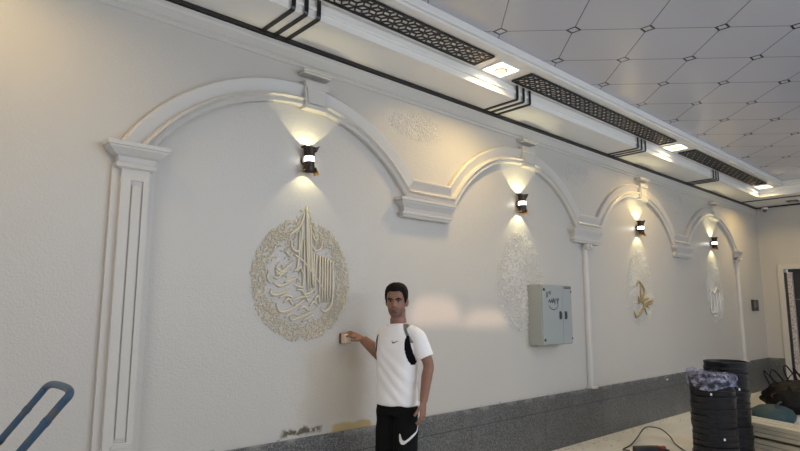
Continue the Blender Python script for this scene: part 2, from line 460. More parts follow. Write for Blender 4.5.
# big pilaster
PX0, PX1 = 1.076, 1.240; pc = (PX0 + PX1) / 2
t = thing('pilaster', 'broad square white pilaster with a long recessed panel', 'pilaster', (pc, W, PZ), 0)
L = (pc, W, PZ)
bm = bmesh.new()
box(bm, PX0 - .045, PX1 + .045, W - .028, W, PZ, 2.36)
obj('backing_strip', local(bm, L), M['mould'], t)
bm = bmesh.new()    # shaft with a recessed panel: frame boards around a sunk field
xa, xb, za, zb_ = PX0 + .055, PX1 - .035, .735, 2.275; pf = .062
box(bm, PX0, xa, W - pf, W, PZ, 2.36); box(bm, xb, PX1, W - pf, W, PZ, 2.36); box(bm, xa, xb, W - pf, W, PZ, za); box(bm, xa, xb, W - pf, W, zb_, 2.36)
box(bm, xa, xb, W - pf + .010, W, za, zb_)
obj('shaft', local(bm, L), M['mould'], t)
bm = bmesh.new()
box(bm, xa + .010, xb - .010, W - pf - .003, W - pf + .010, za + .02, zb_ - .03, bev=.004)
obj('raised_panel', local(bm, L), M['mould'], t)
bm = bmesh.new(); box(bm, PX0 - .006, PX1 + .006, W - .078, W, PZ + .012, PZ + .05, bev=.004); box(bm, xa - .01, xb + .01, W - .074, W - .055, za - .03, za - .012)
obj('base_moulding', local(bm, L), M['mould'], t)
PCAP = [(h_, p_ * .62, z_) for h_, p_, z_ in [(.090, .098, 2.318), (.112, .118, 2.330), (.118, .124, 2.352), (.105, .112, 2.362), (.108, .114, 2.392), (.130, .135, 2.404), (.165, .168, 2.438), (.168, .170, 2.450), (.178, .180, 2.454), (.178, .182, 2.478)]]
PCAP = [(h_ * 1.03, p_, z_ + .022) for h_, p_, z_ in PCAP]
obj('capital', local(stepped(bmesh.new(), pc, PCAP), L), M['mould'], t)
# slim half-round columns with capitals
def column(cx, lab, zt, capw, r, with_block):
    t = thing('half_column', lab, 'column', (cx, W, PZ), 0); L = (cx, W, PZ)
    bm = bmesh.new(); secs_ = []
    for z, rr in ((PZ + .02, r * 1.0), (PZ + .06, r * 1.0), (1.4, r * .97), (zt - .07, r * .9)):
        secs_.append([Vector((cx + rr * math.cos(a), W - .012 - rr * math.sin(a), z)) for a in [math.pi * i / 14 for i in range(15)]] + [Vector((cx - rr, W, z)), Vector((cx + rr, W, z))])
    loft(bm, secs_); obj('shaft', local(bm, L), M['mould'], t, smooth=True, angle=40)
    bm = bmesh.new()
    for z0, z1, k in ((PZ, PZ + .025, 1.35), (zt - .075, zt - .06, 1.3), (zt - .06, zt - .035, 1.15)):
        box(bm, cx - r * k, cx + r * k, W - .02 - r * k, W, z0, z1, bev=.004)
    obj('neck_ring', local(bm, L), M['mould'], t)
    bm = bmesh.new()    # two scroll buds under the block
    bm.free()
    for s in (-1, 1):
        bm = bmesh.new(); tube(bm, [(cx + s * r * .8, W - .02 - .02, zt - .03), (cx + s * r * .8, W - .02 - r * 1.5, zt - .03)], .028, 12)
        obj('scroll', local(bm, L), M['mould'], t)
    lay = CORB if with_block else [(.085, .07, zt - .005), (.10, .085, zt + .01), (.10, .09, zt + .03), (.085, .07, zt + .045), (.09, .08, zt + .07), (.12, .115, zt + .10), (.125, .12, zt + .125)]
    if with_block: lay = [(h * capw, p_, z) for h, p_, z in lay]
    obj('capital', local(stepped(bmesh.new(), cx, lay), L), M['mould'], t)
column(6.47, 'slim white half column under a broad stepped capital, beside the grey cabinet', 2.30, .98, .045, True)
column(11.82, 'slim white half column with a small capital, close to the room corner', 2.45, 1, .05, False)

# ------------------------------------------------------------------ relief medallions
def curls(shape, n, seed, size=(.010, .022), rad=.0034, deep=.006):
    rnd = random.Random(seed); bm = bmesh.new(); k = 0
    while k < n:
        q = shape(rnd)
        if q is None: continue
        x, z = q; s = rnd.uniform(*size); a0 = rnd.uniform(0, 6.28); d = rnd.choice((-1, 1)); turn = rnd.uniform(2.2, 6.5)
        pts = []
        for i in range(9):
            u = i / 8; rr = s * (1 - .75 * u); a = a0 + d * turn * u
            pts.append((x + rr * math.cos(a), 0, z + rr * math.sin(a)))
        rs = [rad * (0.5 + math.sin(math.pi * (i + .6) / 9.2)) for i in range(9)]
        tube(bm, [p - Vector((0, deep * .55, 0)) for p in [Vector(p) for p in pts]], rs, 5, flat=(Vector((0, 1, 0)), deep / rad * .4)); k += 1
    return bm
def pear(rnd):       # ring with a flame-like peak
    x = rnd.uniform(-.45, .45); z = rnd.uniform(-.47, .60)
    r = math.hypot(x / .43, z / .455)
    if z > .25:
        wpk = .20 * max(0, (0.60 - z) / .35) ** 1.15
        if abs(x) < wpk and abs(x) > wpk * .45: return x, z
    if .73 < r < 1.0 and not (z > .30 and abs(x) < .13): return x, z
    if r < .73 and rnd.random() < .07: return x, z
    return None
S1 = [[(-0.266, -0.085), (-0.273, -0.106), (-0.232, -0.12), (-0.174, -0.104), (-0.108, -0.073)], [(-0.253, 0.009), (-0.22, 0.003), (-0.171, 0.042), (-0.112, 0.059)], [(-0.221, -0.177), (-0.203, -0.227), (-0.161, -0.241), (-0.078, -0.212), (-0.01, -0.167), (0.025, -0.145)], [(-0.088, -0.161), (-0.02, -0.134), (0.096, -0.121)], [(-0.11, -0.263), (-0.092, -0.299), (-0.032, -0.285), (0.046, -0.256), (0.126, -0.219)], [(0.267, 0.147), (0.269, -0.149), (0.209, -0.238), (0.162, -0.219)], [(0.218, 0.175), (0.222, -0.173)], [(0.17, 0.188), (0.175, -0.173)], [(0.115, 0.192), (0.104, -0.091)], [(0.002, 0.299), (0.003, -0.026), (-0.022, -0.056), (-0.083, -0.043)], [(0.013, 0.562), (0.046, -0.1)], [(0.053, 0.419), (0.084, -0.038)], [(-0.02, 0.435), (-0.028, 0.13)], [(-0.138, 0.318), (-0.036, 0.395)], [(-0.112, 0.29), (-0.101, 0.223), (-0.048, 0.212), (-0.024, 0.297)], [(-0.091, 0.186), (0.026, 0.111), (0.206, -0.096)], [(-0.233, 0.024), (-0.147, 0.079), (-0.089, 0.134)], [(0.056, 0.304), (0.095, 0.229), (0.15, 0.241), (0.167, 0.328)], [(-0.199, 0.121), (-0.231, 0.075), (-0.163, 0.049), (-0.14, 0.109)], [(-0.06, 0.054), (-0.026, 0.085), (0.002, 0.026)], [(-0.056, -0.08), (-0.004, -0.086), (0.052, -0.174)], [(-0.16, -0.024), (-0.093, -0.007), (-0.051, 0.017)], [(0.062, -0.197), (0.097, -0.166), (0.134, -0.196)], [(-0.163, -0.176), (-0.122, -0.147), (-0.087, -0.19)], [(-0.034, -0.227), (0.009, -0.204), (0.054, -0.234)]]
S2 = [[(.245, .16), (.247, -.16)], [(.195, .18), (.20, -.17)], [(.145, .19), (.15, -.14)], [(.09, .20), (.092, -.06)], [(.03, .50), (.062, -.07)], [(-.04, .36), (-.05, .10), (-.085, .06)], [(-.24, .06), (-.20, .03), (-.15, .05)], [(-.25, -.03), (-.20, -.055), (-.13, -.03), (-.08, .0)], [(-.20, -.14), (-.14, -.12), (-.09, -.135)], [(.0, -.11), (.06, -.10), (.11, -.06)], [(.10, -.15), (.14, -.12), (.15, -.18)], [(-.15, -.28), (-.10, -.255), (-.05, -.262)], [(.0, -.31), (.05, -.285), (.10, -.27)], [(-.08, .34), (-.03, .42), (.0, .50)], [(.07, .36), (.10, .30), (.13, .33)], [(-.16, .20), (-.12, .17), (-.10, .20)], [(-.29, .05), (-.30, .0), (-.27, -.04)]]
def script_mesh(strokes, r=.011, deep=.008, grow=1.0):
    bm = bmesh.new()
    for s in strokes:
        pts = catmull([(x, -deep * .9, z) for x, z in s], 7); n = len(pts)
        rs = [r * (0.30 + 0.85 * math.sin(math.pi * min(1, (i + .8) / n * 1.02)) ** .6) for i in range(n)]
        tube(bm, pts, rs, 8, flat=(Vector((0, 1, 0)), deep / r))
    return bm
def dots(bm, pts, r=.012):
    for x, z in pts: sphere(bm, (x, -r * .45, z), (r, r * .5, r), 8, 6)
    return bm
GRP = 'calligraphy medallions in the arches'
t = thing('relief_medallion', 'round beige gilded medallion of script with pointed top, beside the man', 'wall relief', (2.42, W, 1.72), 0, GRP)
o = obj('filigree_ring', curls(pear, 1500, 1, (.007, .015), .0027, .005), M['gold'], t, smooth=True)
o = obj('script', dots(script_mesh(S1 + S2, .0085, .007), [(-.20, -.05), (-.13, -.135), (.06, .06), (-.05, -.20), (.0, -.25), (.13, -.13), (-.16, .15), (.07, -.24)], .008), M['gold'], t, smooth=True)
t = thing('relief_medallion', 'unpainted white medallion relief partly hidden by the grey cabinet', 'wall relief', (5.16, W, 1.72), 0, GRP)
def pear2(rnd):
    x = rnd.uniform(-.45, .45); z = rnd.uniform(-.47, .60)
    q = abs(x) / (.43 * (1 - ((z - .1) / .64) ** 1.5) + .001) if z > .1 else math.hypot(x / .43, z / .455)
    return (x, z) if q < 1 - .45 * rnd.random() ** 2 and rnd.random() < .55 + .45 * math.sin(9 * x + 3) * math.sin(8 * z) else None
fil = obj('filigree_field', curls(pear2, 2300, 2, (.007, .014), .0025, .0058), M['relief'], t, smooth=True)
MS = [[(-0.0, 0.154), (-0.011, -0.037), (0.044, -0.134), (0.146, -0.293)], [(0.348, -0.087), (0.198, -0.108), (0.073, -0.173), (-0.038, -0.256), (-0.164, -0.315), (-0.233, -0.243)], [(0.348, -0.087), (0.265, -0.132), (0.137, -0.151), (0.207, -0.194)], [(-0.126, 0.107), (-0.065, 0.17), (0.048, 0.112), (0.091, 0.021), (-0.019, -0.104), (-0.117, -0.144)], [(-0.091, -0.038), (-0.046, -0.104), (0.078, -0.084), (0.232, -0.058)]]
t = thing('relief_medallion', 'white relief medallion with gold brush script in its middle', 'wall relief', (7.92, W, 1.72), 0, GRP)
f2 = fil.copy(); COL.objects.link(f2); f2.parent = t
o = obj('script', script_mesh(MS, .018, .012), M['gold2'], t, smooth=True); o['label'] = 'gold brush script'
AS = [[(-.20, .02), (-.21, -.22), (-.14, -.27), (-.07, -.22), (-.07, .04)], [(.05, .06), (.05, -.22), (.00, -.27), (-.07, -.22)], [(.20, .08), (.20, -.27)], [(-.26, .0), (-.16, .10), (-.05, .06), (.08, .14), (.22, .10)], [(-.12, -.34), (-.09, -.31), (-.06, -.34)], [(.02, -.34), (.05, -.31), (.08, -.34)]]
t = thing('relief_medallion', 'white relief medallion with upright white script, close to the slim corner column', 'wall relief', (10.66, W, 1.72), 0, GRP)
f2 = fil.copy(); COL.objects.link(f2); f2.parent = t
obj('script', script_mesh(AS, .017, .012), M['relief'], t, smooth=True)
# spandrel filigree
def blob(rnd):
    x = rnd.uniform(-.36, .36); z = rnd.uniform(-.15, .14)
    return (x, z) if math.hypot(x / .36, z / .14) < 1 - .4 * rnd.random() ** 2 and z > -.16 + abs(x + .05) * .2 else None
sp_labels = ['white filigree relief above the broad corbel next to the gilded medallion', 'white filigree relief above the slim half column beside the grey cabinet', 'white filigree relief between the gold script arch and the corner arch']
spm = None
for (x, z), lab in zip(((3.62, 3.17), (6.38, 3.17), (9.28, 3.18)), sp_labels):
    if spm is None:
        spm = obj('spandrel_relief', curls(blob, 480, 5, (.007, .014), .0022, .0024), M['relief'], smooth=True); o = spm
    else:
        o = spm.copy(); COL.objects.link(o)
    o.location = (x, W, z); tag(o, lab, 'wall relief', 'spandrel reliefs')

# ------------------------------------------------------------------ sconces
def make_sconce():
    t = thing('wall_sconce', None, None)
    bm = bmesh.new(); tube(bm, [(0, 0, 0), (0, -.018, 0)], .038, 20); obj('back_plate', bm, M['sconce'], t, smooth=True, angle=40)
    def waist(z): return .040 + .013 * (abs(z) / .095) ** 2
    def shell(z0, z1, name):
        bm = bmesh.new(); outer = []; inner = []
        zs = [z0 + (z1 - z0) * i / 6 for i in range(7)]
        def ring(z, s):
            w = waist(z) * s; d = .042 * s
            return [Vector((w * math.cos(a) if abs(math.cos(a)) < .99 else w * math.copysign(1, math.cos(a)), -.062 + d * math.sin(a), z)) for a in [2 * math.pi * k / 28 for k in range(28)]]
        loft(bm, [ring(z, 1) for z in zs] + [ring(z, .86) for z in zs[::-1]], caps=False)
        return obj(name, bm, [M['sconce']], t, smooth=True, angle=40)
    shell(.020, .095, 'shade'); shell(-.095, -.020, 'shade')
    bm = bmesh.new(); loft(bm, [ell(0, -.062, z, .038, .041, 28) for z in (-.020, .020)])
    obj('light_window', bm, M['sconce_glow'], t, smooth=True, angle=40)
    for s in (1, -1):      # splayed reflector wings at each mouth, one on the right of each end
        for sx in (1, -1):
            bm = bmesh.new()
            x0 = sx * .046; x1 = sx * (.070 if sx > 0 else .056); zl = .062 if sx > 0 else .085; zh = .112 if sx > 0 else .098
            loft(bm, [[Vector((x0, -.09, s * zl)), Vector((x0, -.03, s * zl)), Vector((x0 + sx * .003, -.03, s * zl)), Vector((x0 + sx * .003, -.09, s * zl))],
                      [Vector((x1, -.095, s * zh)), Vector((x1, -.025, s * zh)), Vector((x1 + sx * .003, -.025, s * zh)), Vector((x1 + sx * .003, -.095, s * zh))]])
            obj('wing', bm, M['sconce'] if s > 0 else M['sconce_in'], t)
    return t
LX = [2.41, 5.14, 7.92, 10.66]
sl = ['dark up and down wall lamp above the gilded medallion', 'dark up and down wall lamp above the grey cabinet', 'dark up and down wall lamp above the gold brush script', 'dark up and down wall lamp in the arch by the corner']
proto = make_sconce()
SPOT_UP, SPOT_DN = 4.8, 2.7
for i, x in enumerate(LX):
    t = proto if i == 0 else copy_tree(proto)
    t.location = (x, W, 2.632); tag(t, sl[i], 'wall lamp', 'sconces in the arches')
    for s, pw in ((1, SPOT_UP), (-1, SPOT_DN)):
        ld = bpy.data.lights.new('sconce_spot', 'SPOT'); ld.energy = pw; ld.spot_size = R(104); ld.spot_blend = .25; ld.color = (1.0, .88, .46); ld.shadow_soft_size = .006
        lo = bpy.data.objects.new('sconce_spot', ld); COL.objects.link(lo); lo.parent = t
        lo.location = (0, -.084, s * .050); lo.rotation_euler = (R(180) if s > 0 else 0, 0, 0)

# ------------------------------------------------------------------ ceiling lights and lattice grilles
def make_downlight():
    t = thing('ceiling_light', None, None)
    obj('housing', bx(-.140, .140, -.118, .118, -.012, 0, bev=.003), M['band'], t)
    obj('diffuser', bx(-.128, .128, -.106, .106, -.018, -.011, bev=.002), M['lamp_glass'], t)
    bm = bmesh.new(); lathe(bm, [(.062, -.018), (.062, -.024), (.050, -.026), (.050, -.018)], 32); obj('bezel', bm, M['lamp_chrome'], t, smooth=True, angle=40)
    bm = bmesh.new(); lathe(bm, [(.049, -.018), (.047, -.024), (.02, -.027)], 32); obj('lamp_core', bm, M['lamp_core'], t, smooth=True, angle=40)
    return t
DLX = [.33, 4.13, 7.96, 11.72]
dl = ['square lit ceiling spotlight near the pilaster end of the band', 'biggest looking square lit ceiling spotlight, between the two longest grilles', 'square lit ceiling spotlight above the gold script arch', 'square lit ceiling spotlight at the corner of the band']
pd = make_downlight()
DOWN = 8.5
for i, x in enumerate(DLX):
    t = pd if i == 0 else copy_tree(pd)
    t.location = (x, 3.135, ZB); tag(t, dl[i], 'ceiling light', 'spotlights in the ceiling band')
    ld = bpy.data.lights.new('spotlight_light', 'AREA'); ld.shape = 'SQUARE'; ld.size = .2; ld.energy = DOWN; ld.color = (1.0, .70, .27); ld.spread = R(150)
    lo = bpy.data.objects.new('spotlight_light', ld); COL.objects.link(lo); lo.parent = t; lo.location = (0, 0, -.035)

def lattice(length, width, a=.062, th=.0065):
    """pierced panel: rhombus star lattice, bars clipped to the panel"""
    bm = bmesh.new(); segs = set()
    s3 = math.sqrt(3)
    nx = int(length / (a * 1.5)) + 3; ny = int(width / (a * s3)) + 3
    for i in range(-1, nx):
        for j in range(-1, ny):
            cx = i * a * 1.5; cy = j * a * s3 + (a * s3 / 2 if i % 2 else 0)
            for k in range(6):
                ang = R(60 * k); p = (cx + a * math.cos(ang), cy + a * math.sin(ang))
                ang2 = R(60 * (k + 1)); q = (cx + a * math.cos(ang2), cy + a * math.sin(ang2))
                for s in ((p, q),) + ((((cx, cy), p),) if k % 2 == 0 else ()):
                    key = tuple(sorted((tuple(round(c, 4) for c in s[0]), tuple(round(c, 4) for c in s[1])))); segs.add(key)
    def clip(p, q):
        t0, t1 = 0., 1.; d = (q[0] - p[0], q[1] - p[1])
        for c, lo, hi in ((0, 0, length), (1, 0, width)):
            if abs(d[c]) < 1e-9:
                if p[c] < lo or p[c] > hi: return None
            else:
                u, v = (lo - p[c]) / d[c], (hi - p[c]) / d[c]
                t0, t1 = max(t0, min(u, v)), min(t1, max(u, v))
        if t1 - t0 < .02: return None
        return (p[0] + d[0] * t0, p[1] + d[1] * t0), (p[0] + d[0] * t1, p[1] + d[1] * t1)
    for p, q in sorted(segs):
        r = clip(p, q)
        if not r: continue
        p, q = Vector((*r[0], 0)), Vector((*r[1], 0)); d = (q - p).normalized(); n = Vector((-d.y, d.x, 0)) * th
        vs = [bm.verts.new(p + n), bm.verts.new(p - n), bm.verts.new(q - n), bm.verts.new(q + n)]
        wv = [bm.verts.new(v.co + Vector((0, 0, .008))) for v in vs]
        bm.faces.new(vs)
        for k in range(4): bm.faces.new((vs[k], vs[(k + 1) % 4], wv[(k + 1) % 4], wv[k]))
    return bm
GY0, GY1 = 3.000, 3.232
gl = ['black pierced ceiling grille over the gilded medallion arch', 'black pierced ceiling grille between the two spotlights nearer the pilaster', 'black pierced ceiling grille that ends at the corner spotlight']
for (a, b), lab in zip(((.62, 3.865), (4.42, 7.665), (8.28, 11.42)), gl):
    t = thing('ceiling_grille', lab, 'grille', (a, GY0, ZB), 0, 'lattice grilles in the ceiling band')
    Lg, Wg = b - a, GY1 - GY0
    obj('backing', bx(0, Lg, 0, Wg, -.006, -.0005), M['backing'], t)
    bm = lattice(Lg, Wg)
    for v in bm.verts: v.co.z -= .0145
    obj('lattice', bm, M['grille'], t)
    bm = bmesh.new()
    for q in ((0, Lg, 0, .012), (0, Lg, Wg - .012, Wg), (0, .012, .012, Wg - .012), (Lg - .012, Lg, .012, Wg - .012)): box(bm, *q, -.020, -.0005)
    obj('frame', bm, M['grille'], t)
# black strips that cross the soffit and turn up the riser
bl = ['three black strips across the soffit above the gilded medallion', 'three black strips across the soffit before the second spotlight', 'three black strips across the soffit before the third spotlight', 'three black strips across the soffit close to the corner spotlight']
bp_ = None
for i, x in enumerate((2.105, 4.68, 7.255, 9.83)):
    if bp_ is None:
        t = thing('strip_ornament', None, None)
        for dx in (-.105, 0, .105):
            bm = bmesh.new()
            h = .016
            loft(bm, [[Vector((dx - h, y, z)) , Vector((dx + h, y, z)), Vector((dx + h, y2, z2)), Vector((dx - h, y2, z2))] for y, z, y2, z2 in ((W - .034, ZS - .010, W - .034, ZS - .0005), (YR - .006, ZS - .010, YR - .0005, ZS - .0005), (YR - .020, ZS - .002, YR - .0165, ZS + .0), (YR - .024, ZS + .014, YR - .017, ZS + .014), (YR - .024, ZB - .001, YR - .017, ZB - .001))])
            obj('black_strip', bm, M['black'], t)
        bp_ = t
    else: t = copy_tree(bp_)
    t.location = (x, 0, 0); tag(t, bl[i], 'ceiling ornament', 'black strip ornaments on the soffit')
# small things at the far corner
t = thing('security_camera', 'tiny pale dome camera in the room corner under the black edging', 'camera', (13.10, 3.52, ZS - .037))
bm = bmesh.new(); lathe(bm, [(.055, -.035), (.055, 0)], 24); obj('mount', bm, M['band'], t, smooth=True, angle=40)
bm = bmesh.new(); sphere(bm, (0, 0, -.045), (.042, .042, .045)); obj('dome', bm, mat('camera_dome', (.12, .12, .12), .2), t, smooth=True)
t = thing('ceiling_spotlight', 'dark square unlit spotlight in the soffit by the end wall', 'ceiling light', (12.86, 2.98, ZS))
obj('plate', bx(-.09, .09, -.09, .09, -.012, 0, bev=.003), M['plate'], t)
bm = bmesh.new(); lathe(bm, [(.05, -.03), (.055, -.012)], 20); obj('lens', bm, M['lamp_chrome'], t, smooth=True, angle=40)
t = thing('switch_panel', 'small dark switch panel on the wall beside the corner column', 'switch', (12.66, W, 1.59))
obj('cover', bx(-.16, .16, -.035, 0, -.105, .105, bev=.006), M['plate'], t)
obj('display', bx(-.13, .0, -.040, -.034, -.05, .08, bev=.003), mat('dark_display', (.06, .06, .065), .15), t)
bmat_ = mat('button', (.10, .10, .10), .5)
for z in (.05, 0, -.05): obj('button', bx(.05, .11, -.042, -.034, z - .015, z + .015, bev=.003), bmat_, t)

# ------------------------------------------------------------------ electrical cabinet
BX, BW, BH, BD = 5.278, .575, .640, .165; BZ = 1.127
t = thing('electrical_cabinet', 'grey metal electrical cabinet with two doors, mounted on the white wall', 'cabinet', (BX, W, BZ))
obj('body', bx(0, BW, -BD, 0, 0, BH, bev=.004), M['box'], t)
sp = .385
dA = obj('door', bx(.006, sp - .002, -BD - .018, -BD, .006, BH - .006, bev=.004), M['box'], t)
dB = obj('door', bx(sp + .002, BW - .006, -BD - .018, -BD, .006, BH - .006, bev=.004), M['box'], t)
YF = -BD - .018
for d, x in ((dA, sp - .055), (dB, sp + .050)):
    bm = bmesh.new(); box(bm, x - .016, x + .016, YF - .012, YF, .27, .355, bev=.004); box(bm, x - .009, x + .009, YF - .020, YF - .012, .285, .34, bev=.003)
    obj('handle', bm, M['plate'], d)
for d, x, zz in ((dA, .03, (.055, .585)), (dB, BW - .02, (.06, .57))):
    for z in zz:
        bm = bmesh.new(); tube(bm, [(x, YF, z), (x, YF - .006, z)], .015 if d is dA else .009, 14); obj('hinge_cap', bm, M['plate'], d)
lab = obj('name_plate', bx(BW - .155, BW - .02, YF - .003, YF, BH - .038, BH - .014), M['plate'], dB)
bm = bmesh.new()
for i in range(5): box(bm, BW - .147 + i * .024, BW - .131 + i * .024, YF - .0042, YF - .003, BH - .030, BH - .022)
obj('lettering', bm, mat('pale_print', (.35, .36, .37), .5), lab)
def ink(strokes, r=.0045):
    bm = bmesh.new()
    for s in strokes: tube(bm, catmull([(x, YF - .0012, z) for x, z in s], 5), r, 6, flat=(Vector((0, 1, 0)), .25))
    return bm
cx, cz = .205, .435
K = [[(cx + .088 * math.cos(a) , cz + .062 * math.sin(a) ) for a in [R(200 + i * 28) for i in range(9)]],
     [(cx - .088, cz + .01), (cx - .075, cz + .045), (cx - .052, cz + .01)], [(cx - .052, cz + .01), (cx - .03, cz + .052), (cx - .012, cz + .01), (cx - .04, cz + .03)], [(cx - .012, cz + .012), (cx + .006, cz + .06), (cx + .022, cz + .005)], [(cx - .01, cz + .03), (cx + .03, cz + .032)], [(cx + .03, cz - .01), (cx + .035, cz + .045)],
     [(cx + .07, cz + .0), (cx + .072, cz + .05)], [(cx + .072, cz + .05), (cx + .098, cz + .058), (cx + .10, cz + .04), (cx + .078, cz + .035)],
     [(.075, .565), (.085, .50), (.10, .545)], [(.10, .545), (.115, .565)], [(.12, .555), (.165, .57)], [(.13, .535), (.15, .55), (.158, .535)]]
o = obj('marker_drawing', ink(K), M['ink'], dA); o['label'] = 'hand-drawn dark marker sign'

# ------------------------------------------------------------------ black tub stacks
tubm = mat('black_plastic', (.006, .0065, .010), .36, spec=.35, bump=(6, .12, .01))
stm = mat('white_sticker', (.7, .7, .7), .5)
def make_tub(r):
    t = thing('plastic_tub', None, None)
    n = 40; pr = [(r * .975, 0), (r * .983, .003), (r * .985, .040), (r * .998, .043), (r * 1.003, .048), (r * .998, .055), (r * .94, .055), (r * .92, .02)]
    bm = bmesh.new(); lathe(bm, pr, n); obj('shell', bm, tubm, t, smooth=True, angle=50)
    for a in (R(200), R(20)):
        b2 = bmesh.new(); box(b2, r * .99, r * 1.014, -.04, .04, .036, .046, bev=.003); m_ = Matrix.Rotation(a, 4, 'Z')
        for v in b2.verts: v.co = m_ @ v.co
        obj('grip', b2, tubm, t)
    return t
def sticker(parent, r, ang, z):
    bm = bmesh.new(); rr = r * .986
    for i in range(3):
        pass
    vs = []
    for i in range(4):
        a = ang + (i - 1.5) * .028
        vs.append((bm.verts.new((rr * math.cos(a), rr * math.sin(a), z)), bm.verts.new((rr * math.cos(a), rr * math.sin(a), z + .022)), bm.verts.new(((rr + .002) * math.cos(a), (rr + .002) * math.sin(a), z)), bm.verts.new(((rr + .002) * math.cos(a), (rr + .002) * math.sin(a), z + .022))))
    for A, B in zip(vs, vs[1:]):
        bm.faces.new((A[2], B[2], B[3], A[3])); bm.faces.new((A[0], A[1], B[1], B[0])); bm.faces.new((A[1], A[3], B[3], B[1])); bm.faces.new((A[0], B[0], B[2], A[2]))
    o = obj('sticker', bm, stm, parent); o['label'] = 'small white paper sticker'
ordw = ['lowest', 'second', 'third', 'fourth', 'fifth', 'sixth', 'seventh', 'eighth', 'ninth', 'tenth', 'eleventh', 'twelfth', 'thirteenth', 'fourteenth', 'fifteenth', 'sixteenth', 'seventeenth', 'eighteenth', 'nineteenth']
def tub_stack(cx, cy, r, n, seed, where, stick, grp):
    proto = make_tub(r); rnd = random.Random(seed)
    for i in range(n):
        t = proto if i == 0 else copy_tree(proto)
        t.location = (cx + rnd.uniform(-.006, .006), cy + rnd.uniform(-.006, .006), i * .0554); t.rotation_euler = (0, 0, 0)
        nm = 'topmost' if i == n - 1 else ('lowest' if i == 0 else ordw[i] + ' from the floor')
        tag(t, 'black plastic tub, ' + nm + ' in the stack ' + where, 'tub', grp)
        for (k, ang, z) in stick:
            if k == i: sticker(t, r, ang, z)
    return n * .0554
va = math.atan2(-2.2, -5.9)          # towards the viewer
SA = (5.915, 2.15); SB = (6.43, 2.195)
hA = tub_stack(*SA, .192, 16, 3, 'wrapped in clear film', [(13, va - .06, .012), (6, va + .38, .012)], 'black tubs in the film-topped stack')
hB = tub_stack(*SB, .198, 18, 4, 'standing behind the film-topped one', [(15, va + .05, .010), (13, va + .55, .012)], 'black tubs in the taller stack')
# crumpled clear film over the first stack
fm = bpy.data.materials.new('clear_film'); fm.use_nodes = True; nt = fm.node_tree; nt.nodes.clear()
out = nt.nodes.new('ShaderNodeOutputMaterial'); mx = nt.nodes.new('ShaderNodeMixShader'); tr = nt.nodes.new('ShaderNodeBsdfTransparent'); pb = nt.nodes.new('ShaderNodeBsdfPrincipled')
tr.inputs[0].default_value = (.86, .87, .92, 1); pb.inputs['Base Color'].default_value = (.55, .57, .78, 1); pb.inputs['Roughness'].default_value = .22
nz = nt.nodes.new('ShaderNodeTexNoise'); nz.inputs['Scale'].default_value = 22; nz.inputs['Detail'].default_value = 6; tc = nt.nodes.new('ShaderNodeTexCoord'); nt.links.new(tc.outputs['Object'], nz.inputs['Vector'])
rp = nt.nodes.new('ShaderNodeValToRGB'); rp.color_ramp.elements[0].position = .42; rp.color_ramp.elements[0].color = (.05, .05, .05, 1); rp.color_ramp.elements[1].position = .66; rp.color_ramp.elements[1].color = (.55, .55, .55, 1)
nt.links.new(nz.outputs['Fac'], rp.inputs['Fac']); nt.links.new(rp.outputs['Color'], mx.inputs[0]); nt.links.new(tr.outputs[0], mx.inputs[1]); nt.links.new(pb.outputs[0], mx.inputs[2]); nt.links.new(mx.outputs[0], out.inputs[0])
bpn = nt.nodes.new('ShaderNodeBump'); bpn.inputs['Strength'].default_value = .9; bpn.inputs['Distance'].default_value = .02; nt.links.new(nz.outputs['Fac'], bpn.inputs['Height']); nt.links.new(bpn.outputs[0], pb.inputs['Normal'])
bm = bmesh.new(); rnd = random.Random(11); n = 64; rings = []
for j, (rr, zz) in enumerate(((.210, hA - .090), (.209, hA - .07), (.209, hA - .05), (.209, hA - .02), (.208, hA + .012), (.190, hA + .026), (.15, hA + .034), (.09, hA + .022), (.03, hA + .028))):
    ring = []
    for k in range(n):
        a = 2 * math.pi * k / n; w = .006 * math.sin(9 * a + j * 1.7) + .004 * math.sin(23 * a + j)
        dz = .022 * math.sin(3 * a + 1) if j == 0 else 0
        side = .045 * max(0, math.cos(a - (va - 1.1))) if j in (4, 5, 6) else 0
        ring.append(bm.verts.new(((rr + max(w, -.004)) * math.cos(a), (rr + max(w, -.004)) * math.sin(a), zz + dz + side + .006 * math.sin(7 * a + j * 2.1) * (j > 3))))
    rings.append(ring)
for A, B in zip(rings, rings[1:]):
    for k in range(n): bm.faces.new((A[k], A[(k + 1) % n], B[(k + 1) % n], B[k]))
bm.faces.new(rings[-1])
o = obj('plastic_film', bm, fm, smooth=True); o.location = (*SA, 0); tag(o, 'crumpled clear plastic film over the top of the shorter black stack', 'plastic film')

# ------------------------------------------------------------------ pale boards, bags, cable on the floor
wood = mat('pale_primed_board', (.56, .52, .41), .5, vary=((.48, .43, .32), 4, .4, .7))
dirv = Vector((-.20, -.48, 0)).normalized(); perp = Vector((-dirv.y, dirv.x, 0));
if perp.x > 0: perp = -perp
ang = math.atan2(dirv.y, dirv.x)
def board_mesh(Lb, Wb, T):
    bm = bmesh.new()
    prof = [(0, 0), (Wb, 0), (Wb, T * .55), (Wb * .93, T * .8), (Wb * .85, T * .72), (Wb * .78, T), (Wb * .2, T), (Wb * .12, T * .8), (0, T * .9)]
    loft(bm, [[Vector((0, y, z)) for y, z in prof], [Vector((Lb, y, z)) for y, z in prof]]); return bm
layers = 8; T = .042; base = Vector((7.33, 2.42, 0))
pos = ['lowest', 'second from the floor', 'third from the floor', 'fourth from the floor', 'fifth from the floor', 'sixth from the floor', 'just below the top', 'topmost']
bmesh0 = None; rnd = random.Random(3)
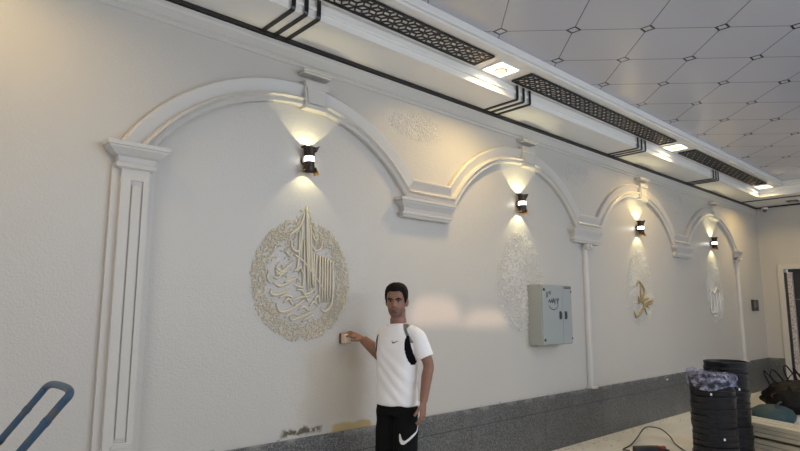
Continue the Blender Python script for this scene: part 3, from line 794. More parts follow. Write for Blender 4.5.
for row in range(3):
    for k in range(layers):
        if bmesh0 is None:
            o = obj('moulded_board', board_mesh(2.4, .115, T), wood); bmesh0 = o
        else:
            o = bmesh0.copy(); COL.objects.link(o)
        off = row * .118 + (.006 if k % 2 else 0)
        sh = rnd.uniform(-.05, .05)
        p = base + perp * off - dirv * (.25 + sh); 
        gap = .028 if k >= 5 else 0
        # local +Y must run along perp
        o.location = (p.x, p.y, k * (T + .0005) + gap)
        o.rotation_euler = (0, 0, ang)
        rowname = ['far row', 'middle row', 'row by the black tubs'][row]
        tag(o, 'pale moulded board, %s in the %s' % (pos[k], rowname), 'board', 'pale boards stacked on the floor')
# does rotating +Y give perp?  if not the boards are mirrored below
yv = Vector((-math.sin(ang), math.cos(ang), 0))
if yv.dot(perp) < 0:
    for o in COL.objects:
        if o.name.startswith('moulded_board'): o.location = Vector(o.location) + perp * .115
# spacer sticks that carry the upper boards
for k, (d, nm) in enumerate(((.35, 'end of the boards by the tubs'), (1.7, 'far end of the boards'))):
    p = base + dirv * d - perp * .02
    bm = bmesh.new(); box(bm, -.015, .015, -.01, .37, 0, .0275)
    o = obj('spacer_stick', bm, wood); o.location = (p.x, p.y, 5 * (T + .0005)); o.rotation_euler = (0, 0, math.atan2(perp.y, perp.x) - math.pi / 2)
    tag(o, 'thin pale stick between the board layers, at the ' + nm, 'stick')

teal = mat('teal_fabric', (.016, .048, .060), .6, bump=(9, .4, .02))
bm = bmesh.new()
secs_ = []
for z, a, b in ((0, .24, .22), (.04, .30, .26), (.10, .31, .27), (.17, .26, .23), (.215, .17, .15), (.235, .06, .05)):
    s = ell(0, 0, z, a, b, 32, 2.2)
    for i, v in enumerate(s): v += Vector((math.cos(i * 1.3 + z * 20), math.sin(i * 2.1), 0)) * .008
    secs_.append(s)
loft(bm, secs_); t = thing('teal_bag', 'rounded dark teal bag on the floor behind the pale boards', 'bag', (9.20, 2.60, 0))
obj('bag_body', bm, teal, t, smooth=True)
bm = bmesh.new(); tube(bm, catmull([(-.12, -.06, .19), (-.08, -.10, .26), (.06, -.10, .27), (.12, -.06, .19)], 6), .012, 8); obj('strap', bm, mat('dark_strap', (.02, .03, .035), .6), t, smooth=True)
blk = mat('black_bag', (.006, .006, .007), .6, spec=.25, bump=(14, .6, .02))
def crumple(name, label, cat, loc, size, seed, m):
    rnd = random.Random(seed); bm = bmesh.new(); bmesh.ops.create_icosphere(bm, subdivisions=4, radius=1.0)
    ph = [(rnd.uniform(2, 9), rnd.uniform(2, 9), rnd.uniform(2, 9), rnd.uniform(0, 6), rnd.uniform(.03, .09)) for _ in range(9)]
    for v in bm.verts:
        d = 1.0
        for a, b, c, p, k in ph: d += k * abs(math.sin(a * v.co.x + b * v.co.y + c * v.co.z + p)) - k * .4
        v.co = Vector((v.co.x * size[0] * d, v.co.y * size[1] * d, max(0.0, (v.co.z * d + .75) * size[2])))
    t = thing(name, label, cat, loc); obj('bag_body', bm, m, t, smooth=True); return t
t = crumple('rubbish_bag', 'crumpled black rubbish bag with loose straps by the doorway', 'bag', (10.45, 2.62, 0), (.40, .36, .24), 5, blk)
for k, pts in enumerate(([(-.30, .20, .30), (-.36, .26, .48), (-.33, .30, .60), (-.26, .2, .45)], [(-.1, .1, .40), (.0, .0, .56), (.12, -.1, .50), (.2, -.2, .40)], [(-.2, -.1, .36), (-.1, -.22, .52), (.05, -.3, .44)], [(-.34, .16, .18), (-.42, .2, .26), (-.3, .1, .30)], [(-.05, .1, .40), (-.15, .22, .60), (-.22, .25, .52), (-.2, .15, .38)], [(.1, -.05, .40), (.05, .1, .66), (.0, .12, .58), (-.05, .05, .42)], [(.2, -.1, .36), (.22, .05, .62), (.16, .0, .44)], [(-.25, 0, .30), (-.38, -.02, .40), (-.36, -.1, .22)])):
    bm = bmesh.new(); tube(bm, catmull(pts, 6), .011, 6, flat=(Vector((.5, .5, .7)).normalized(), .4)); obj('strap', bm, blk if k != 3 else mat('red_strap', (.16, .03, .025), .6), t, smooth=True)
crumple('white_sack', 'pale grey crumpled sack beside the black rubbish bag', 'sack', (11.0, 1.85, 0), (.32, .30, .40), 8, mat('pale_sack', (.5, .5, .5), .5, bump=(12, .4, .02)))

bm = bmesh.new()
cb = catmull([(6.06, 3.06, .045), (6.20, 3.20, .012), (6.46, 3.24, .012), (6.70, 3.28, .05), (6.98, 3.31, .12), (7.10, 3.20, .11), (7.02, 3.05, .06), (6.86, 2.92, .015), (6.55, 2.66, .010)], 10)
tube(bm, cb, .007, 8)
o = obj('power_cable', bm, mat('dark_cable', (.03, .03, .028), .5), smooth=True); tag(o, 'thin dark cable looping on the floor near the granite plinth', 'cable')
t = thing('power_tool', 'red and black power tool lying on the floor by the cable', 'tool', (6.225, 2.925, .0), R(-38))
redm = mat('red_plastic', (.28, .02, .018), .4)
bm = bmesh.new(); tube(bm, catmull([(-.16, 0, .05), (0, 0, .052), (.10, 0, .05)], 5), .042, 16); obj('motor_body', bm, M['plate'], t, smooth=True, angle=40)
bm = bmesh.new(); tube(bm, [(.10, 0, .05), (.17, 0, .05)], .038, 16); obj('gear_head', bm, redm, t, smooth=True, angle=40)
bm = bmesh.new(); tube(bm, [(.15, 0, .02), (.15, 0, .035)], .055, 24); obj('disc', bm, M['lamp_chrome'], t, smooth=True, angle=40)
bm = bmesh.new(); tube(bm, [(.13, -.03, .06), (.13, -.15, .07)], .014, 12); obj('side_handle', bm, M['plate'], t, smooth=True, angle=40)
# plaster crumbs along the plinth
cr = mat('plaster_crumb', (.55, .53, .50), .7); rnd = random.Random(21)
bm = bmesh.new()
for i in range(120):
    x = rnd.uniform(5.2, 8.6); y = 3.70 - abs(rnd.gauss(0, .12)) - .02; s = rnd.uniform(.004, .012)
    sphere(bm, (x, y, s * .6), (s, s, s * .7), 6, 4)
o = obj('plaster_debris', bm, cr); tag(o, 'white plaster crumbs scattered on the floor along the plinth', 'debris', kind='stuff')
bm = bmesh.new(); box(bm, 0, .055, -.012, 0, 0, .020, bev=.004); o = obj('paper_scrap', bm, mat('paper', (.75, .75, .73), .6)); o.location = (8.52, W - .022, .510); tag(o, 'small white paper scrap stuck on the granite plinth', 'paper')

# ------------------------------------------------------------------ blue trolley (tubular handle in view)
blue = mat('worn_blue_paint', (.030, .075, .135), .42, vary=((.075, .085, .09), 16, .50, .68))
t = thing('hand_trolley', 'blue tubular steel trolley handle standing in front of the wall', 'trolley', (.25, 2.45, 0))
base = Vector((.25, 2.45, 0))
A0 = Vector((.550, 2.292, 1.198)); A1 = Vector((.441, 2.431, .997)); B0 = Vector((.588, 2.809, 1.172)); 
dirA = (A1 - A0)
def tofloor(p, d, z): return p + d * ((z - p.z) / d.z)
B1d = dirA.copy()
top_c = (A0 + B0) / 2 - dirA.normalized() * .03
ptsU = [tofloor(A0, dirA, .14), A1, A0 + dirA * .15, A0 - dirA.normalized() * .01, A0.lerp(B0, .16) - dirA.normalized() * .030, top_c - dirA.normalized() * .005, A0.lerp(B0, .84) - dirA.normalized() * .030, B0 - dirA.normalized() * .01, B0 + dirA * .15, B0 + dirA, tofloor(B0, dirA, .14)]
bm = bmesh.new(); tube(bm, [p - base for p in catmull(ptsU, 8)], .0140, 14); obj('handle_frame', bm, blue, t, smooth=True)
for a in (A0, B0):     # sleeve joints on the rails
    for k in (.42, 1.05):
        p = a + dirA * k; d = dirA.normalized()
        bm = bmesh.new(); tube(bm, [p - base - d * .010, p - base + d * .010], .0158, 14); obj('sleeve', bm, blue if k < .5 else M['plate'], t, smooth=True, angle=40)
fa, fb = tofloor(A0, dirA, .14), tofloor(B0, dirA, .14)
side = (fb - fa); fwd = Vector((dirA.x, dirA.y, 0)).normalized()
for k in (2.0, 3.6, 4.8):
    bm = bmesh.new(); tube(bm, [A0 + dirA * k - base, B0 + dirA * k - base], .012, 12); obj('cross_bar', bm, blue, t, smooth=True, angle=40)
bm = bmesh.new()
q = [fa, fb, fb - fwd * .75, fa - fwd * .75]
loft(bm, [[p - base for p in q], [p - base + Vector((0, 0, .03)) for p in q]]); obj('deck', bm, blue, t)
for c in q:
    s_ = side.normalized(); cc = c + (q[0] + q[1] + q[2] + q[3]) / 4 * 0
    cen = (q[0] + q[1] + q[2] + q[3]) / 4
    p = c + (cen - c) * .12
    bm = bmesh.new(); tube(bm, [Vector((p.x, p.y, .062)) - base - s_ * .018, Vector((p.x, p.y, .062)) - base + s_ * .018], .06, 20); w = obj('wheel', bm, M['plate'], t, smooth=True, angle=40)
    bm = bmesh.new(); tube(bm, [Vector((p.x, p.y, .06)) - base, Vector((p.x, p.y, .145)) - base], .012, 8); obj('fork', bm, M['lamp_chrome'], w)

# ------------------------------------------------------------------ the man
PR = (2.985, 3.29, 0); PRZ = R(-77.5)
man = thing('person', 'man in white T-shirt and black trousers, one hand pressed to the wall', 'person', PR, PRZ)
IM = (Matrix.Translation(PR) @ Matrix.Rotation(PRZ, 4, 'Z')).inverted()
def Lc(w): return IM @ Vector(w)
def Ld(d): return (IM.to_3x3() @ Vector(d)).normalized()
HROT = Matrix.Translation((0.006, -.014, 1.450)) @ Matrix.Rotation(R(24), 4, 'Z') @ Matrix.Rotation(R(3), 4, 'X')
HS = [(.000, .026, .080, -.030), (.010, .040, .088, -.002), (.030, .052, .091, .030), (.058, .0605, .090, .060), (.088, .067, .088, .083), (.118, .0715, .087, .096), (.148, .0735, .092, .102), (.178, .0715, .087, .100), (.203, .063, .071, .088), (.222, .045, .048, .062), (.233, .018, .018, .024)]
def hsec(z):
    for a, b in zip(HS, HS[1:]):
        if z <= b[0]:
            u = (z - a[0]) / (b[0] - a[0]); return [a[i] + (b[i] - a[i]) * u for i in (1, 2, 3)]
    return HS[-1][1:]
g = lambda v, c, s: math.exp(-((v - c) / s) ** 2)
def head_pt(k, n, z):
    w, f, b = hsec(z); t = 2 * math.pi * k / n       # t=0 front
    x = w * math.sin(t); cyy = (b - f) / 2; hd = (f + b) / 2
    pz = 2.35
    c = math.cos(t); s = math.sin(t)
    x = w * math.copysign(abs(s) ** (2 / pz), s); y = cyy - hd * math.copysign(abs(c) ** (2 / pz), c)
    if c > 0:
        fr = c ** .5
        nose = (.004 * g(z, .112, .012) + .012 * g(z, .098, .014) + .021 * g(z, .080, .011)) * g(x, 0, .012) + .008 * g(z, .074, .008) * (g(x, .013, .007) + g(x, -.013, .007))
        sock = .011 * g(z, .112, .012) * (g(x, .031, .017) + g(x, -.031, .017))
        brow = .005 * g(z, .131, .008) * g(x, 0, .05)
        lips = .006 * (g(z, .049, .005) + g(z, .036, .006)) * g(x, 0, .022) - .003 * g(z, .0425, .0025) * g(x, 0, .022)
        chin = .005 * g(z, .012, .012) * g(x, 0, .02) - .004 * g(z, .024, .007) * g(x, 0, .025)
        cheek = .004 * g(z, .080, .02) * (g(x, .048, .018) + g(x, -.048, .018))
        y += (-nose + sock - brow - lips - chin - cheek) * fr
    return Vector((x, y, z))
def head_grid(n=96, m=84):
    return [[head_pt(k, n, .233 * (j / m)) for k in range(n)] for j in range(m + 1)]
bm = bmesh.new()
G = head_grid()
loft(bm, [[HROT @ v for v in ring] for ring in G])
for s in (1, -1):        # ears
    b2 = bmesh.new(); sphere(b2, (0, 0, 0), (.010, .019, .032), 14, 10)
    sphere(b2, (s * .006, .004, .004), (.008, .020, .026), 14, 10)
    T_ = HROT @ Matrix.Translation((s * .074, .012, .098)) @ Matrix.Rotation(R(-s * 18), 4, 'Z')
    for v in b2.verts: v.co = T_ @ v.co
    me_ = bpy.data.meshes.new('x'); b2.to_mesh(me_); b2.free(); bm.from_mesh(me_); bpy.data.meshes.remove(me_)
tube(bm, catmull([(0, .026, 1.30), (0, .020, 1.38), (.004, .008, 1.44), (.008, .004, 1.51)], 4), [.066] * 4 + [.062] * 4 + [.056] * 4 + [.053], 24)
# torso core + legs under the clothes
secs_ = [ell(0, yc, z, a, b, 28) for z, a, b, yc in ((.80, .11, .08, .01), (.92, .125, .085, .01), (1.05, .125, .085, .01), (1.2, .14, .09, .01), (1.28, .150, .090, .01), (1.34, .12, .075, .015), (1.38, .070, .06, .02))]
loft(bm, secs_)
SHL, ELL, WRL = Vector((.172, .008, 1.318)), Vector((.250, .045, 1.100)), Vector((.256, -.035, .850))
HANDC = Vector((2.868, 3.648, 1.31))        # right palm, world
SHR, ELR = Vector((-.138, .030, 1.312)), Vector((-.205, .100, 1.135)); PALR = Lc(HANDC); WRR = Lc((2.915, 3.612, 1.268))
def limb(pts, rs, n=18):
    P = catmull(pts, 6); N = len(P); out = []
    for i in range(N):
        u = i / (N - 1) * (len(rs) - 1); k = min(int(u), len(rs) - 2); out.append(rs[k] + (rs[k + 1] - rs[k]) * (u - k))
    tube(bm, P, out, n)
for sx, hip in ((1, .075), (-1, -.075)):
    limb([(hip, .01, .88), (hip * 1.08, .0, .66), (hip * 1.12, -.005, .48), (hip * 1.12, .02, .28), (hip * 1.14, .03, .07)], [.062, .060, .050, .048, .036])
    loft(bm, [ell(hip * 1.5, -.05 + .01, z, .042, .12, 20) for z in (.02, .05)] )
limb([SHL + Vector((-.04, 0, .0)), SHL + Vector((.012, .004, -.05)), SHL.lerp(ELL, .6), ELL, ELL.lerp(WRL, .35) + Vector((0, .0, 0)), WRL], [.038, .042, .043, .039, .040, .028])
limb([SHR + Vector((.04, 0, .0)), SHR + Vector((-.008, .006, -.05)), SHR.lerp(ELR, .6), ELR, ELR.lerp(WRR, .35), WRR], [.038, .042, .047, .051, .050, .033])
def hand(wr, d, n, th, curl, thumb_curl, spread=.05, thumb_dir=None):
    """wrist, finger direction, palm normal, thumb side"""
    d = d.normalized(); n = (n - d * n.dot(d)).normalized(); s = d.cross(n).normalized()
    if s.dot(th) < 0: s = -s
    pl = .092
    secs_ = []
    for u, hw, ht in ((-.01, .026, .022), (.02, .032, .020), (.05, .040, .017), (.08, .042, .015), (.095, .040, .012)):
        secs_.append([wr + d * u + s * hw * math.cos(a) + n * ht * math.sin(a) for a in [2 * math.pi * k / 20 for k in range(20)]])
    loft(bm, secs_)
    for i, (off, ln, r) in enumerate(((.031, .074, .0088), (.0105, .082, .0090), (-.0105, .077, .0086), (-.031, .060, .0078))):
        a = wr + d * (pl - .014 - .004 * abs(i - 1)) + s * off
        fd = (d + s * spread * (1.5 - i) * .8).normalized(); P = [a - fd * .012, a + fd * .012]; ang_ = 0
        for seg, c in zip((.45, .31, .24), curl):
            ang_ += c; v = fd * math.cos(ang_) + n * math.sin(ang_)
            P.append(P[-1] + v * ln * seg)
        tube(bm, catmull(P, 4), [r * (1.08 - .28 * q / (4 * (len(P) - 1))) for q in range(4 * (len(P) - 1) + 1)], 12)
    a = wr + d * .022 + s * .026
    td = (thumb_dir.normalized() if thumb_dir is not None else (d * .72 + s * .62 + n * .25).normalized())
    P = [a, a + td * .034]; ang_ = 0
    for ln, c in ((.032, thumb_curl), (.026, thumb_curl)):
        ang_ += c; v = td * math.cos(ang_) + (d * .5 + n * .6 - s * .5).normalized() * math.sin(ang_); P.append(P[-1] + v * ln)
    tube(bm, catmull(P, 4), [.0125, .0125, .012, .0118, .0115, .0112, .011, .0108, .0105, .010, .0098, .0095, .009][:4 * (len(P) - 1) + 1], 12)
hand(WRL, Vector((.01, -.10, -1)), Vector((-1, -.15, 0)), Vector((0, -1, 0)), (R(14), R(22), R(18)), R(10))
hand(WRR, Ld((-.86, .38, .42)), Ld((.05, .55, -.80)), Ld((0, -1, -.2)), (R(10), R(34), R(40)), R(16), .03, Ld((-.80, -.18, .0)))
skin = mat('skin', (.25, .125, .085), .55, vary=((.29, .15, .105), 12, .4, .65), bump=(150, .05, .001))
skin.node_tree.nodes['Principled BSDF'].inputs['Subsurface Weight'].default_value = .05
skin.node_tree.nodes['Principled BSDF'].inputs['Subsurface Radius'].default_value = (.012, .004, .002)
e_ = NT(skin); vec_, (x_, y_, z_) = e_.xyz()
base_ = skin.node_tree.nodes['Principled BSDF'].inputs['Base Color'].links[0].from_socket
jaw = e_.math('MULTIPLY', e_.step(z_, 1.436, 1.452), e_.math('SUBTRACT', 1.0, e_.step(z_, 1.492, 1.520)))
jaw = e_.math('MULTIPLY', jaw, e_.math('SUBTRACT', 1.0, e_.step(y_, -.03, .0)))
skin.node_tree.links.new(e_.mix(e_.math('MULTIPLY', jaw, .55), base_, (.075, .048, .040)), skin.node_tree.nodes['Principled BSDF'].inputs['Base Color'])
body = link('body', voxel(bm, .0032, 3, .4), skin, man)
# hair: shell over the skull
def hairline(az):        # az 0 front .. pi back
    a = abs(az); pts = [(0, .186), (.45, .188), (.80, .178), (1.0, .150), (1.25, .108), (1.45, .095), (1.62, .130), (1.85, .128), (2.1, .075), (2.5, .045), (3.15, .040)]
    for p, q in zip(pts, pts[1:]):
        if a <= q[0]: return p[1] + (q[1] - p[1]) * (a - p[0]) / (q[0] - p[0])
    return pts[-1][1]
bm = bmesh.new(); n = 96; m = 84; rnd = random.Random(2)
cenh = Vector((0, .005, .13))
def hv(j, k):
    v = G[j][k]; az = math.atan2(math.sin(2 * math.pi * k / n), math.cos(2 * math.pi * k / n)); hl = hairline(az)
    z = .233 * j / m; u = max(0, min(1, (z - hl) / .030))
    d = (v - cenh).normalized()
    th = .003 + (.010 + .006 * max(0, min(1, (z - .15) / .06))) * u
    return v + d * (th + .0015 * rnd.random())
ov = {}; iv = {}
def on(j, k):
    az = math.atan2(math.sin(2 * math.pi * (k + .5) / n), math.cos(2 * math.pi * (k + .5) / n)); return .233 * (j + .5) / m > hairline(az)
for j in range(m):
    for k in range(n):
        if not on(j, k): continue
        cs = [(j, k), (j, (k + 1) % n), (j + 1, (k + 1) % n), (j + 1, k)]
        for c in cs:
            if c not in ov:
                ov[c] = bm.verts.new(HROT @ hv(*c)); iv[c] = bm.verts.new(HROT @ (G[c[0]][c[1]] - (G[c[0]][c[1]] - cenh).normalized() * .004))
        bm.faces.new([ov[c] for c in cs]); bm.faces.new([iv[c] for c in cs[::-1]])
        for a_, b_, nb in ((cs[0], cs[1], (j - 1, k)), (cs[1], cs[2], (j, (k + 1) % n)), (cs[3], cs[0], (j, (k - 1) % n))):
            if nb[0] < 0 or not on(*nb): bm.faces.new((ov[b_], ov[a_], iv[a_], iv[b_]))
top = [ov[(m, k)] for k in range(n) if (m, k) in ov]
if len(top) == n: bm.faces.new(top)
hairm = mat('black_hair', (.008, .007, .0065), .8, spec=.15)
obj('hair', bm, hairm, man, smooth=True)
hv_ = lambda x, y, z: HROT @ Vector((x, y, z))
eyew = mat('eye_white', (.30, .27, .26), .35); iris = mat('iris', (.02, .012, .008), .2)
for s in (1, -1):
    bm = bmesh.new(); b2c = hv_(s * .031, -.0685, .1125); sphere(bm, b2c, (.0118, .0112, .0062), 16, 12); e = obj('eye', bm, eyew, man, smooth=True)
    bm = bmesh.new(); sphere(bm, hv_(s * .031, -.0765, .1125), (.0056, .0046, .0054), 12, 8); obj('iris', bm, iris, e, smooth=True)
    bm = bmesh.new(); pts = [hv_(s * .012, -.0905, .127), hv_(s * .026, -.0915, .1325), hv_(s * .040, -.0855, .133), hv_(s * .052, -.0735, .127)]
    tube(bm, catmull(pts, 5), [.0044] * 5 + [.0058] * 5 + [.0046] * 5 + [.0025], 8); obj('eyebrow', bm, hairm, man, smooth=True)
    bm = bmesh.new(); pts = [hv_(s * .019, -.0795, .1165), hv_(s * .031, -.0815, .1205), hv_(s * .044, -.0745, .116)]
    tube(bm, catmull(pts, 5), .0016, 6); obj('eyelash', bm, hairm, man, smooth=True)
lipm = mat('lips', (.20, .075, .06), .45)
bm = bmesh.new()
for z, r, yy in ((.0475, .0036, -.0965), (.0375, .0042, -.0962)):
    tube(bm, catmull([hv_(-.023, yy + .010, .0425), hv_(-.010, yy + .0005, z), hv_(0, yy - .0008, z - .0005), hv_(.010, yy + .0005, z), hv_(.023, yy + .010, .0425)], 5), [r * (.4 + math.sin(math.pi * i / 20)) * .75 for i in range(21)], 8)
obj('mouth', bm, lipm, man, smooth=True)

# T-shirt
bm = bmesh.new()
TS = ((.806, .164, .122, .0), (.83, .165, .123, .0), (.92, .162, .118, .003), (1.02, .160, .114, .005), (1.13, .166, .114, .004), (1.22, .176, .114, .004), (1.28, .176, .108, .006), (1.325, .158, .098, .010), (1.352, .128, .088, .012), (1.372, .098, .078, .013), (1.388, .074, .068, .012), (1.394, .066, .062, .011))
loft(bm, [ell(0, yc, z, a, b, 48, 2.3) for z, a, b, yc in TS])
def sleeve(sh, el, u1):
    d = el - sh; P = [sh - d.normalized() * .02 + Vector((-.06 if sh.x > 0 else .06, 0, .01)), sh + Vector((.004 if sh.x > 0 else -.004, 0, -.012)), sh.lerp(el, u1 * .5), sh.lerp(el, u1)]
    tube(bm, catmull(P, 5), [.048, .051, .054, .055, .056, .057, .058, .058, .059, .060, .061, .062, .063, .064, .065, .066], 24)
sleeve(SHL, ELL + Vector((.004, -.006, 0)), .76); sleeve(SHR, ELR, .62)
sm = voxel(bm, .006, 10, .5)
for v in sm.vertices:         # soft folds
    p = v.co; k = .0035 * math.sin(38 * p.z + 22 * p.x + 5 * math.sin(9 * p.x + 6 * p.z)) * max(0, min(1, (1.30 - p.z) / .25))
    k += .003 * math.sin(26 * (p.x - .6 * p.z) + 3)
    v.co += v.normal * k
white = mat('white_jersey', (.88, .87, .885), .85, spec=.2, bump=(60, .10, .004))
tee = link('t_shirt', sm, white, man)
bmt = bmesh.new(); bmt.from_mesh(sm); bvh = BVHTree.FromBMesh(bmt)
def patch(name, fn, m, lift, parent):
    """cloth inset: the shirt faces selected by fn, lifted off the shirt and given thickness"""
    b = bmesh.new(); vm = {}
    for f in bmt.faces:
        if fn(f.calc_center_median(), f.normal):
            vs = []
            for v in f.verts:
                if v.index not in vm: vm[v.index] = b.verts.new(v.co + v.normal * lift)
                vs.append(vm[v.index])
            b.faces.new(vs)
    bmesh.ops.solidify(b, geom=b.faces[:], thickness=lift + .001)
    return obj(name, b, m, parent, smooth=True, angle=60)
blackc = mat('black_jersey', (.010, .010, .014), .85, spec=.15); greyc = mat('grey_jersey', (.30, .30, .31), .8)
def side_panel(s):
    def fn(c, n):
        if not (1.10 < c.z < 1.310): return False
        u = (1.310 - c.z) / .210
        mid_ = .134 + .030 * u ** 1.2; hw = .003 + .017 * math.sin(math.pi * min(1, u * .92 + .04)) ** .8
        return abs(s * c.x - mid_) < hw and n.y < -.05 and c.y < .02
    return fn
for s in (1, -1):
    o = patch('side_panel', side_panel(s), blackc, .0018, tee); o['label'] = 'black curved side panel'
def shoulder(c, n):
    if not (1.255 < c.z): return False
    u = (1.392 - c.z) / .13
    line = .068 + .085 * u
    return c.x > 0 and abs(c.x - line - .012) < .011 and n.y < .25
o = patch('shoulder_stripe', shoulder, greyc, .0016, tee); o['label'] = 'grey seam stripe on the shoulder'
SW = [(0, .28), (.045, .10), (.13, .0), (.24, -.012), (.34, .02), (1.0, .36), (.36, .155), (.27, .125), (.19, .125), (.12, .17), (.06, .26), (.02, .40), (-.002, .36)]
def tick(name, bv, origin, ux, uz, ray, size, m, parent, lift, tail=None):
    """the curved tick emblem laid on the cloth"""
    P2 = catmull([(x, 0, z) for x, z in (tail or SW)], 4, closed=True)
    b = bmesh.new(); vs = [b.verts.new((p.x, 0, p.z)) for p in P2]
    f = b.faces.new(vs); bmesh.ops.triangulate(b, faces=[f]); bmesh.ops.subdivide_edges(b, edges=b.edges[:], cuts=3)
    for v in b.verts:
        q = origin + ux * (v.co.x - .4) * size + uz * (v.co.z - .15) * size
        h = bv.ray_cast(q - ray * .4, ray)
        v.co = (h[0] - ray * lift) if h[0] is not None else q
    bmesh.ops.recalc_face_normals(b, faces=b.faces)
    bmesh.ops.solidify(b, geom=b.faces[:], thickness=.0006)
    return obj(name, b, m, parent)
o = tick('emblem', bvh, Vector((.050, -.12, 1.262)), Vector((1, 0, 0)), Vector((0, 0, 1)), Vector((0, 1, 0)), .055, blackc, tee, .0020); o['label'] = 'small black tick emblem'
bm = bmesh.new(); tube(bm, [Vector(((.068) * math.cos(a), .011 + .064 * math.sin(a), 1.393 - .012 * max(0, -math.sin(a)))) for a in [2 * math.pi * i / 32 for i in range(32)]], .0055, 8, closed=True)
obj('collar', bm, white, tee, smooth=True)
# trousers
bm = bmesh.new()
loft(bm, [ell(0, yc, z, a, b, 36, 2.3) for z, a, b, yc in ((.74, .156, .110, .004), (.80, .156, .112, .004), (.90, .150, .106, .006), (1.0, .140, .098, .008))])
for hip in (.078, -.078):
    P = [(hip, .004, .80), (hip * 1.02, 0, .62), (hip * 1.06, -.004, .45), (hip * 1.12, .01, .25), (hip * 1.16, .02, .07)]
    tube(bm, catmull(P, 6), [.090] * 6 + [.090] * 6 + [.086] * 6 + [.080] * 6 + [.072], 28)
tm = voxel(bm, .007, 8, .5)
for v in tm.vertices:
    p = v.co; v.co += v.normal * (.003 * math.sin(24 * p.z + 18 * p.x + 4 * math.sin(8 * p.z)))
pants = link('trousers', tm, mat('black_cloth', (.006, .006, .007), .85, spec=.15), man)
bmp = bmesh.new(); bmp.from_mesh(tm); bvp = BVHTree.FromBMesh(bmp)
rv = Vector((-math.sin(R(35)), math.cos(R(35)), 0)); uxv = Vector((math.cos(R(35)), math.sin(R(35)), 0))
SW2 = [(0, .30), (.02, .12), (.10, .0), (.22, -.02), (.36, .05), (.80, .40), (.98, .62), (1.0, .95), (.93, .64), (.72, .47), (.42, .24), (.28, .17), (.19, .19), (.12, .30), (.07, .48), (.01, .50)]
o = tick('emblem', bvp, uxv * .072 + rv * -.1 + Vector((0, 0, .572)), uxv, Vector((0, 0, 1)), rv, .135, mat('white_print', (.72, .72, .72), .6), pants, .0025, SW2); o['label'] = 'large white tick emblem'
# shoes
for hip in (.115, -.115):
    bm = bmesh.new()
    loft(bm, [ell(hip, -.035, z, .050, .138, 28, 2.4) for z in (0, .022)]); shs = obj('shoe', bm, mat('shoe_sole', (.4, .4, .4), .6), man)
    bm = bmesh.new()
    loft(bm, [ell(hip, yc, z, a, b, 28, 2.3) for z, a, b, yc in ((.022, .047, .133, -.035), (.05, .045, .125, -.03), (.075, .040, .09, .0), (.10, .038, .055, .035))]); obj('upper', bm, M['plate'], shs, smooth=True, angle=50)
bmt.free(); bmp.free()
# sanding block in the right hand
t = thing('sanding_block', 'pale sanding sponge held flat against the wall in his hand', 'sanding block', (2.806, W, 1.272))
pad = mat('cream_sponge', (.62, .50, .38), .8, bump=(90, .3, .004))
obj('sponge', bx(-.036, .036, -.075, -.022, -.034, .040, bev=.006), pad, t)
obj('grit_face', bx(-.038, .038, -.022, -.001, -.036, .042, bev=.003), mat('brown_grit', (.12, .06, .035), .9), t)

for o in COL.objects:      # keep wall-mounted pieces a hair clear of the plaster
    if o.parent is None and o.name.split('.')[0] in ('arch_moulding', 'relief_medallion', 'pilaster', 'corbel', 'half_column', 'wall_sconce', 'electrical_cabinet', 'switch_panel', 'spandrel_relief'):
        o.location.y -= .0018 if o.name.split('.')[0] != 'relief_medallion' else .0035
# ------------------------------------------------------------------ lights
def area(name, loc, rot, sx, sy, pw, col):
    l = bpy.data.lights.new(name, 'AREA'); l.shape = 'RECTANGLE'; l.size = sx; l.size_y = sy; l.energy = pw; l.color = col
    o = bpy.data.objects.new(name, l); COL.objects.link(o); o.location = loc; o.rotation_euler = rot; return o
# added fill light: unseen ceiling panels and two area lamps before solid walls
CEIL = 24
for i, (x, y) in enumerate(((-1.2, -.6), (3.6, .2), (6.8, -1.2), (-1.2, -3.6), (2.8, -3.6), (6.8, -3.8), (10.4, -3.2))):
    t = thing('fill_panel', 'added square fill light panel in the ceiling behind the viewer', 'ceiling light', (x, y, ZC), 0, 'added fill panels in the tile ceiling')  # unseen panel, added to raise the general light level
    obj('panel', bx(-.3, .3, -.3, .3, -.02, -.001, bev=.003), M['band'], t)
    warm = x < 0
    a = area('panel_fill', (0, 0, -.03), (0, 0, 0), .56, .56, CEIL * (.6 if warm else 1.1), (1.0, .80, .52) if warm else (.86, .92, 1.0)); a.parent = t
area('fill_side', (X0 + .06, .6, 1.7), (R(90), 0, R(-90)), 2.6, 2.0, 58, (.97, .97, 1.0))  # added side fill lamp, brightens the shirt front
area('fill_front', (5.6, FY + .06, 2.9), (R(97), 0, 0), 9.0, 1.3, 250, (.80, .89, 1.0))  # added wide fill lamp, gives the long wall cool light
glass = mat('added_window_glass', (.55, .62, .68), .08)
bm = bmesh.new(); x0, x1, z0, z1 = 1.1, 10.1, 2.25, 3.55
for q in ((x0 - .06, x1 + .06, z0 - .06, z0), (x0 - .06, x1 + .06, z1, z1 + .06)): box(bm, q[0], q[1], FY, FY + .05, q[2], q[3], bev=.004)
for i in range(7):
    x = x0 + (x1 - x0) * i / 6; box(bm, x - .03, x + .03, FY, FY + .05, z0, z1, bev=.004)
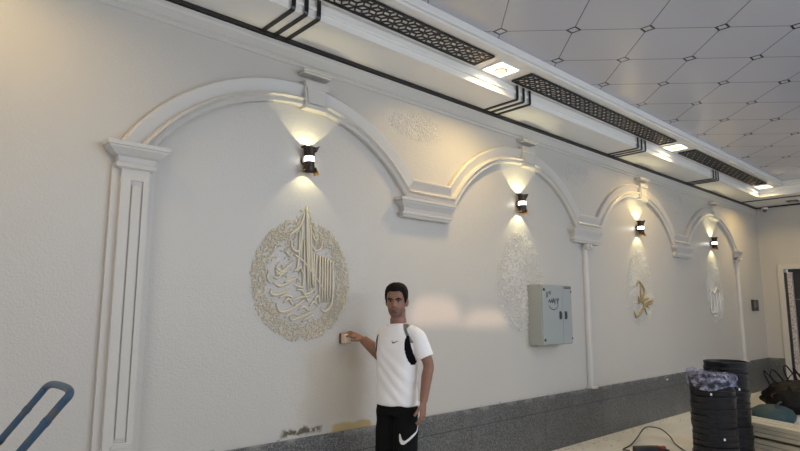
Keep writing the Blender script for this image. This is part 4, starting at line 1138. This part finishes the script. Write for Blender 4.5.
w_ = struct('added_window_1', bm, M['plate'], label='added long window frame around the front fill lamp'); obj('pane', bx(x0, x1, FY + .01, FY + .02, z0, z1), glass, w_)  # unseen window, added to go with the front fill lamp
bm = bmesh.new(); y0, y1, z0, z1 = -.7, 1.9, .7, 2.7
for q in ((y0 - .06, y1 + .06, z0 - .06, z0), (y0 - .06, y1 + .06, z1, z1 + .06)): box(bm, X0, X0 + .05, q[0], q[1], q[2], q[3], bev=.004)
for y in (y0, .6, y1): box(bm, X0, X0 + .05, y - .03, y + .03, z0, z1, bev=.004)
w_ = struct('added_window_2', bm, M['plate'], label='added square window frame around the side fill lamp'); obj('pane', bx(X0 + .01, X0 + .02, y0, y1, z0, z1), glass, w_)  # second unseen window, added to go with the side fill lamp
sun = bpy.data.lights.new('low_sun', 'SUN'); sun.energy = 1.3; sun.angle = R(.9); sun.color = (1.0, .66, .46)
so = bpy.data.objects.new('low_sun', sun); COL.objects.link(so); so.rotation_euler = SUN.to_track_quat('-Z', 'Y').to_euler()
w = bpy.data.worlds.new('world'); sc.world = w; w.use_nodes = True
w.node_tree.nodes['Background'].inputs[0].default_value = (.75, .82, 1, 1); w.node_tree.nodes['Background'].inputs[1].default_value = .4

# ------------------------------------------------------------------ camera
cam = bpy.data.cameras.new('camera'); co = bpy.data.objects.new('camera', cam); COL.objects.link(co); sc.camera = co
cam.sensor_width = 36; cam.lens = 581.28 / 800 * 36; cam.clip_start = .05
yaw, pit, rol = .7415, .1432, .0021
f = Vector((math.sin(yaw) * math.cos(pit), math.cos(yaw) * math.cos(pit), math.sin(pit)))
r = Vector((math.cos(yaw), -math.sin(yaw), 0)); u = r.cross(f)
r2_ = r * math.cos(rol) + u * math.sin(rol); u2_ = -r * math.sin(rol) + u * math.cos(rol)
mw = Matrix((r2_, u2_, -f)).transposed().to_4x4(); mw.translation = (0, 0, 1.5); co.matrix_world = mw
sc.view_settings.view_transform = 'Standard'; sc.view_settings.look = 'None'; sc.view_settings.gamma = 1; sc.view_settings.exposure = 0.07
sc.cycles.use_denoising = True
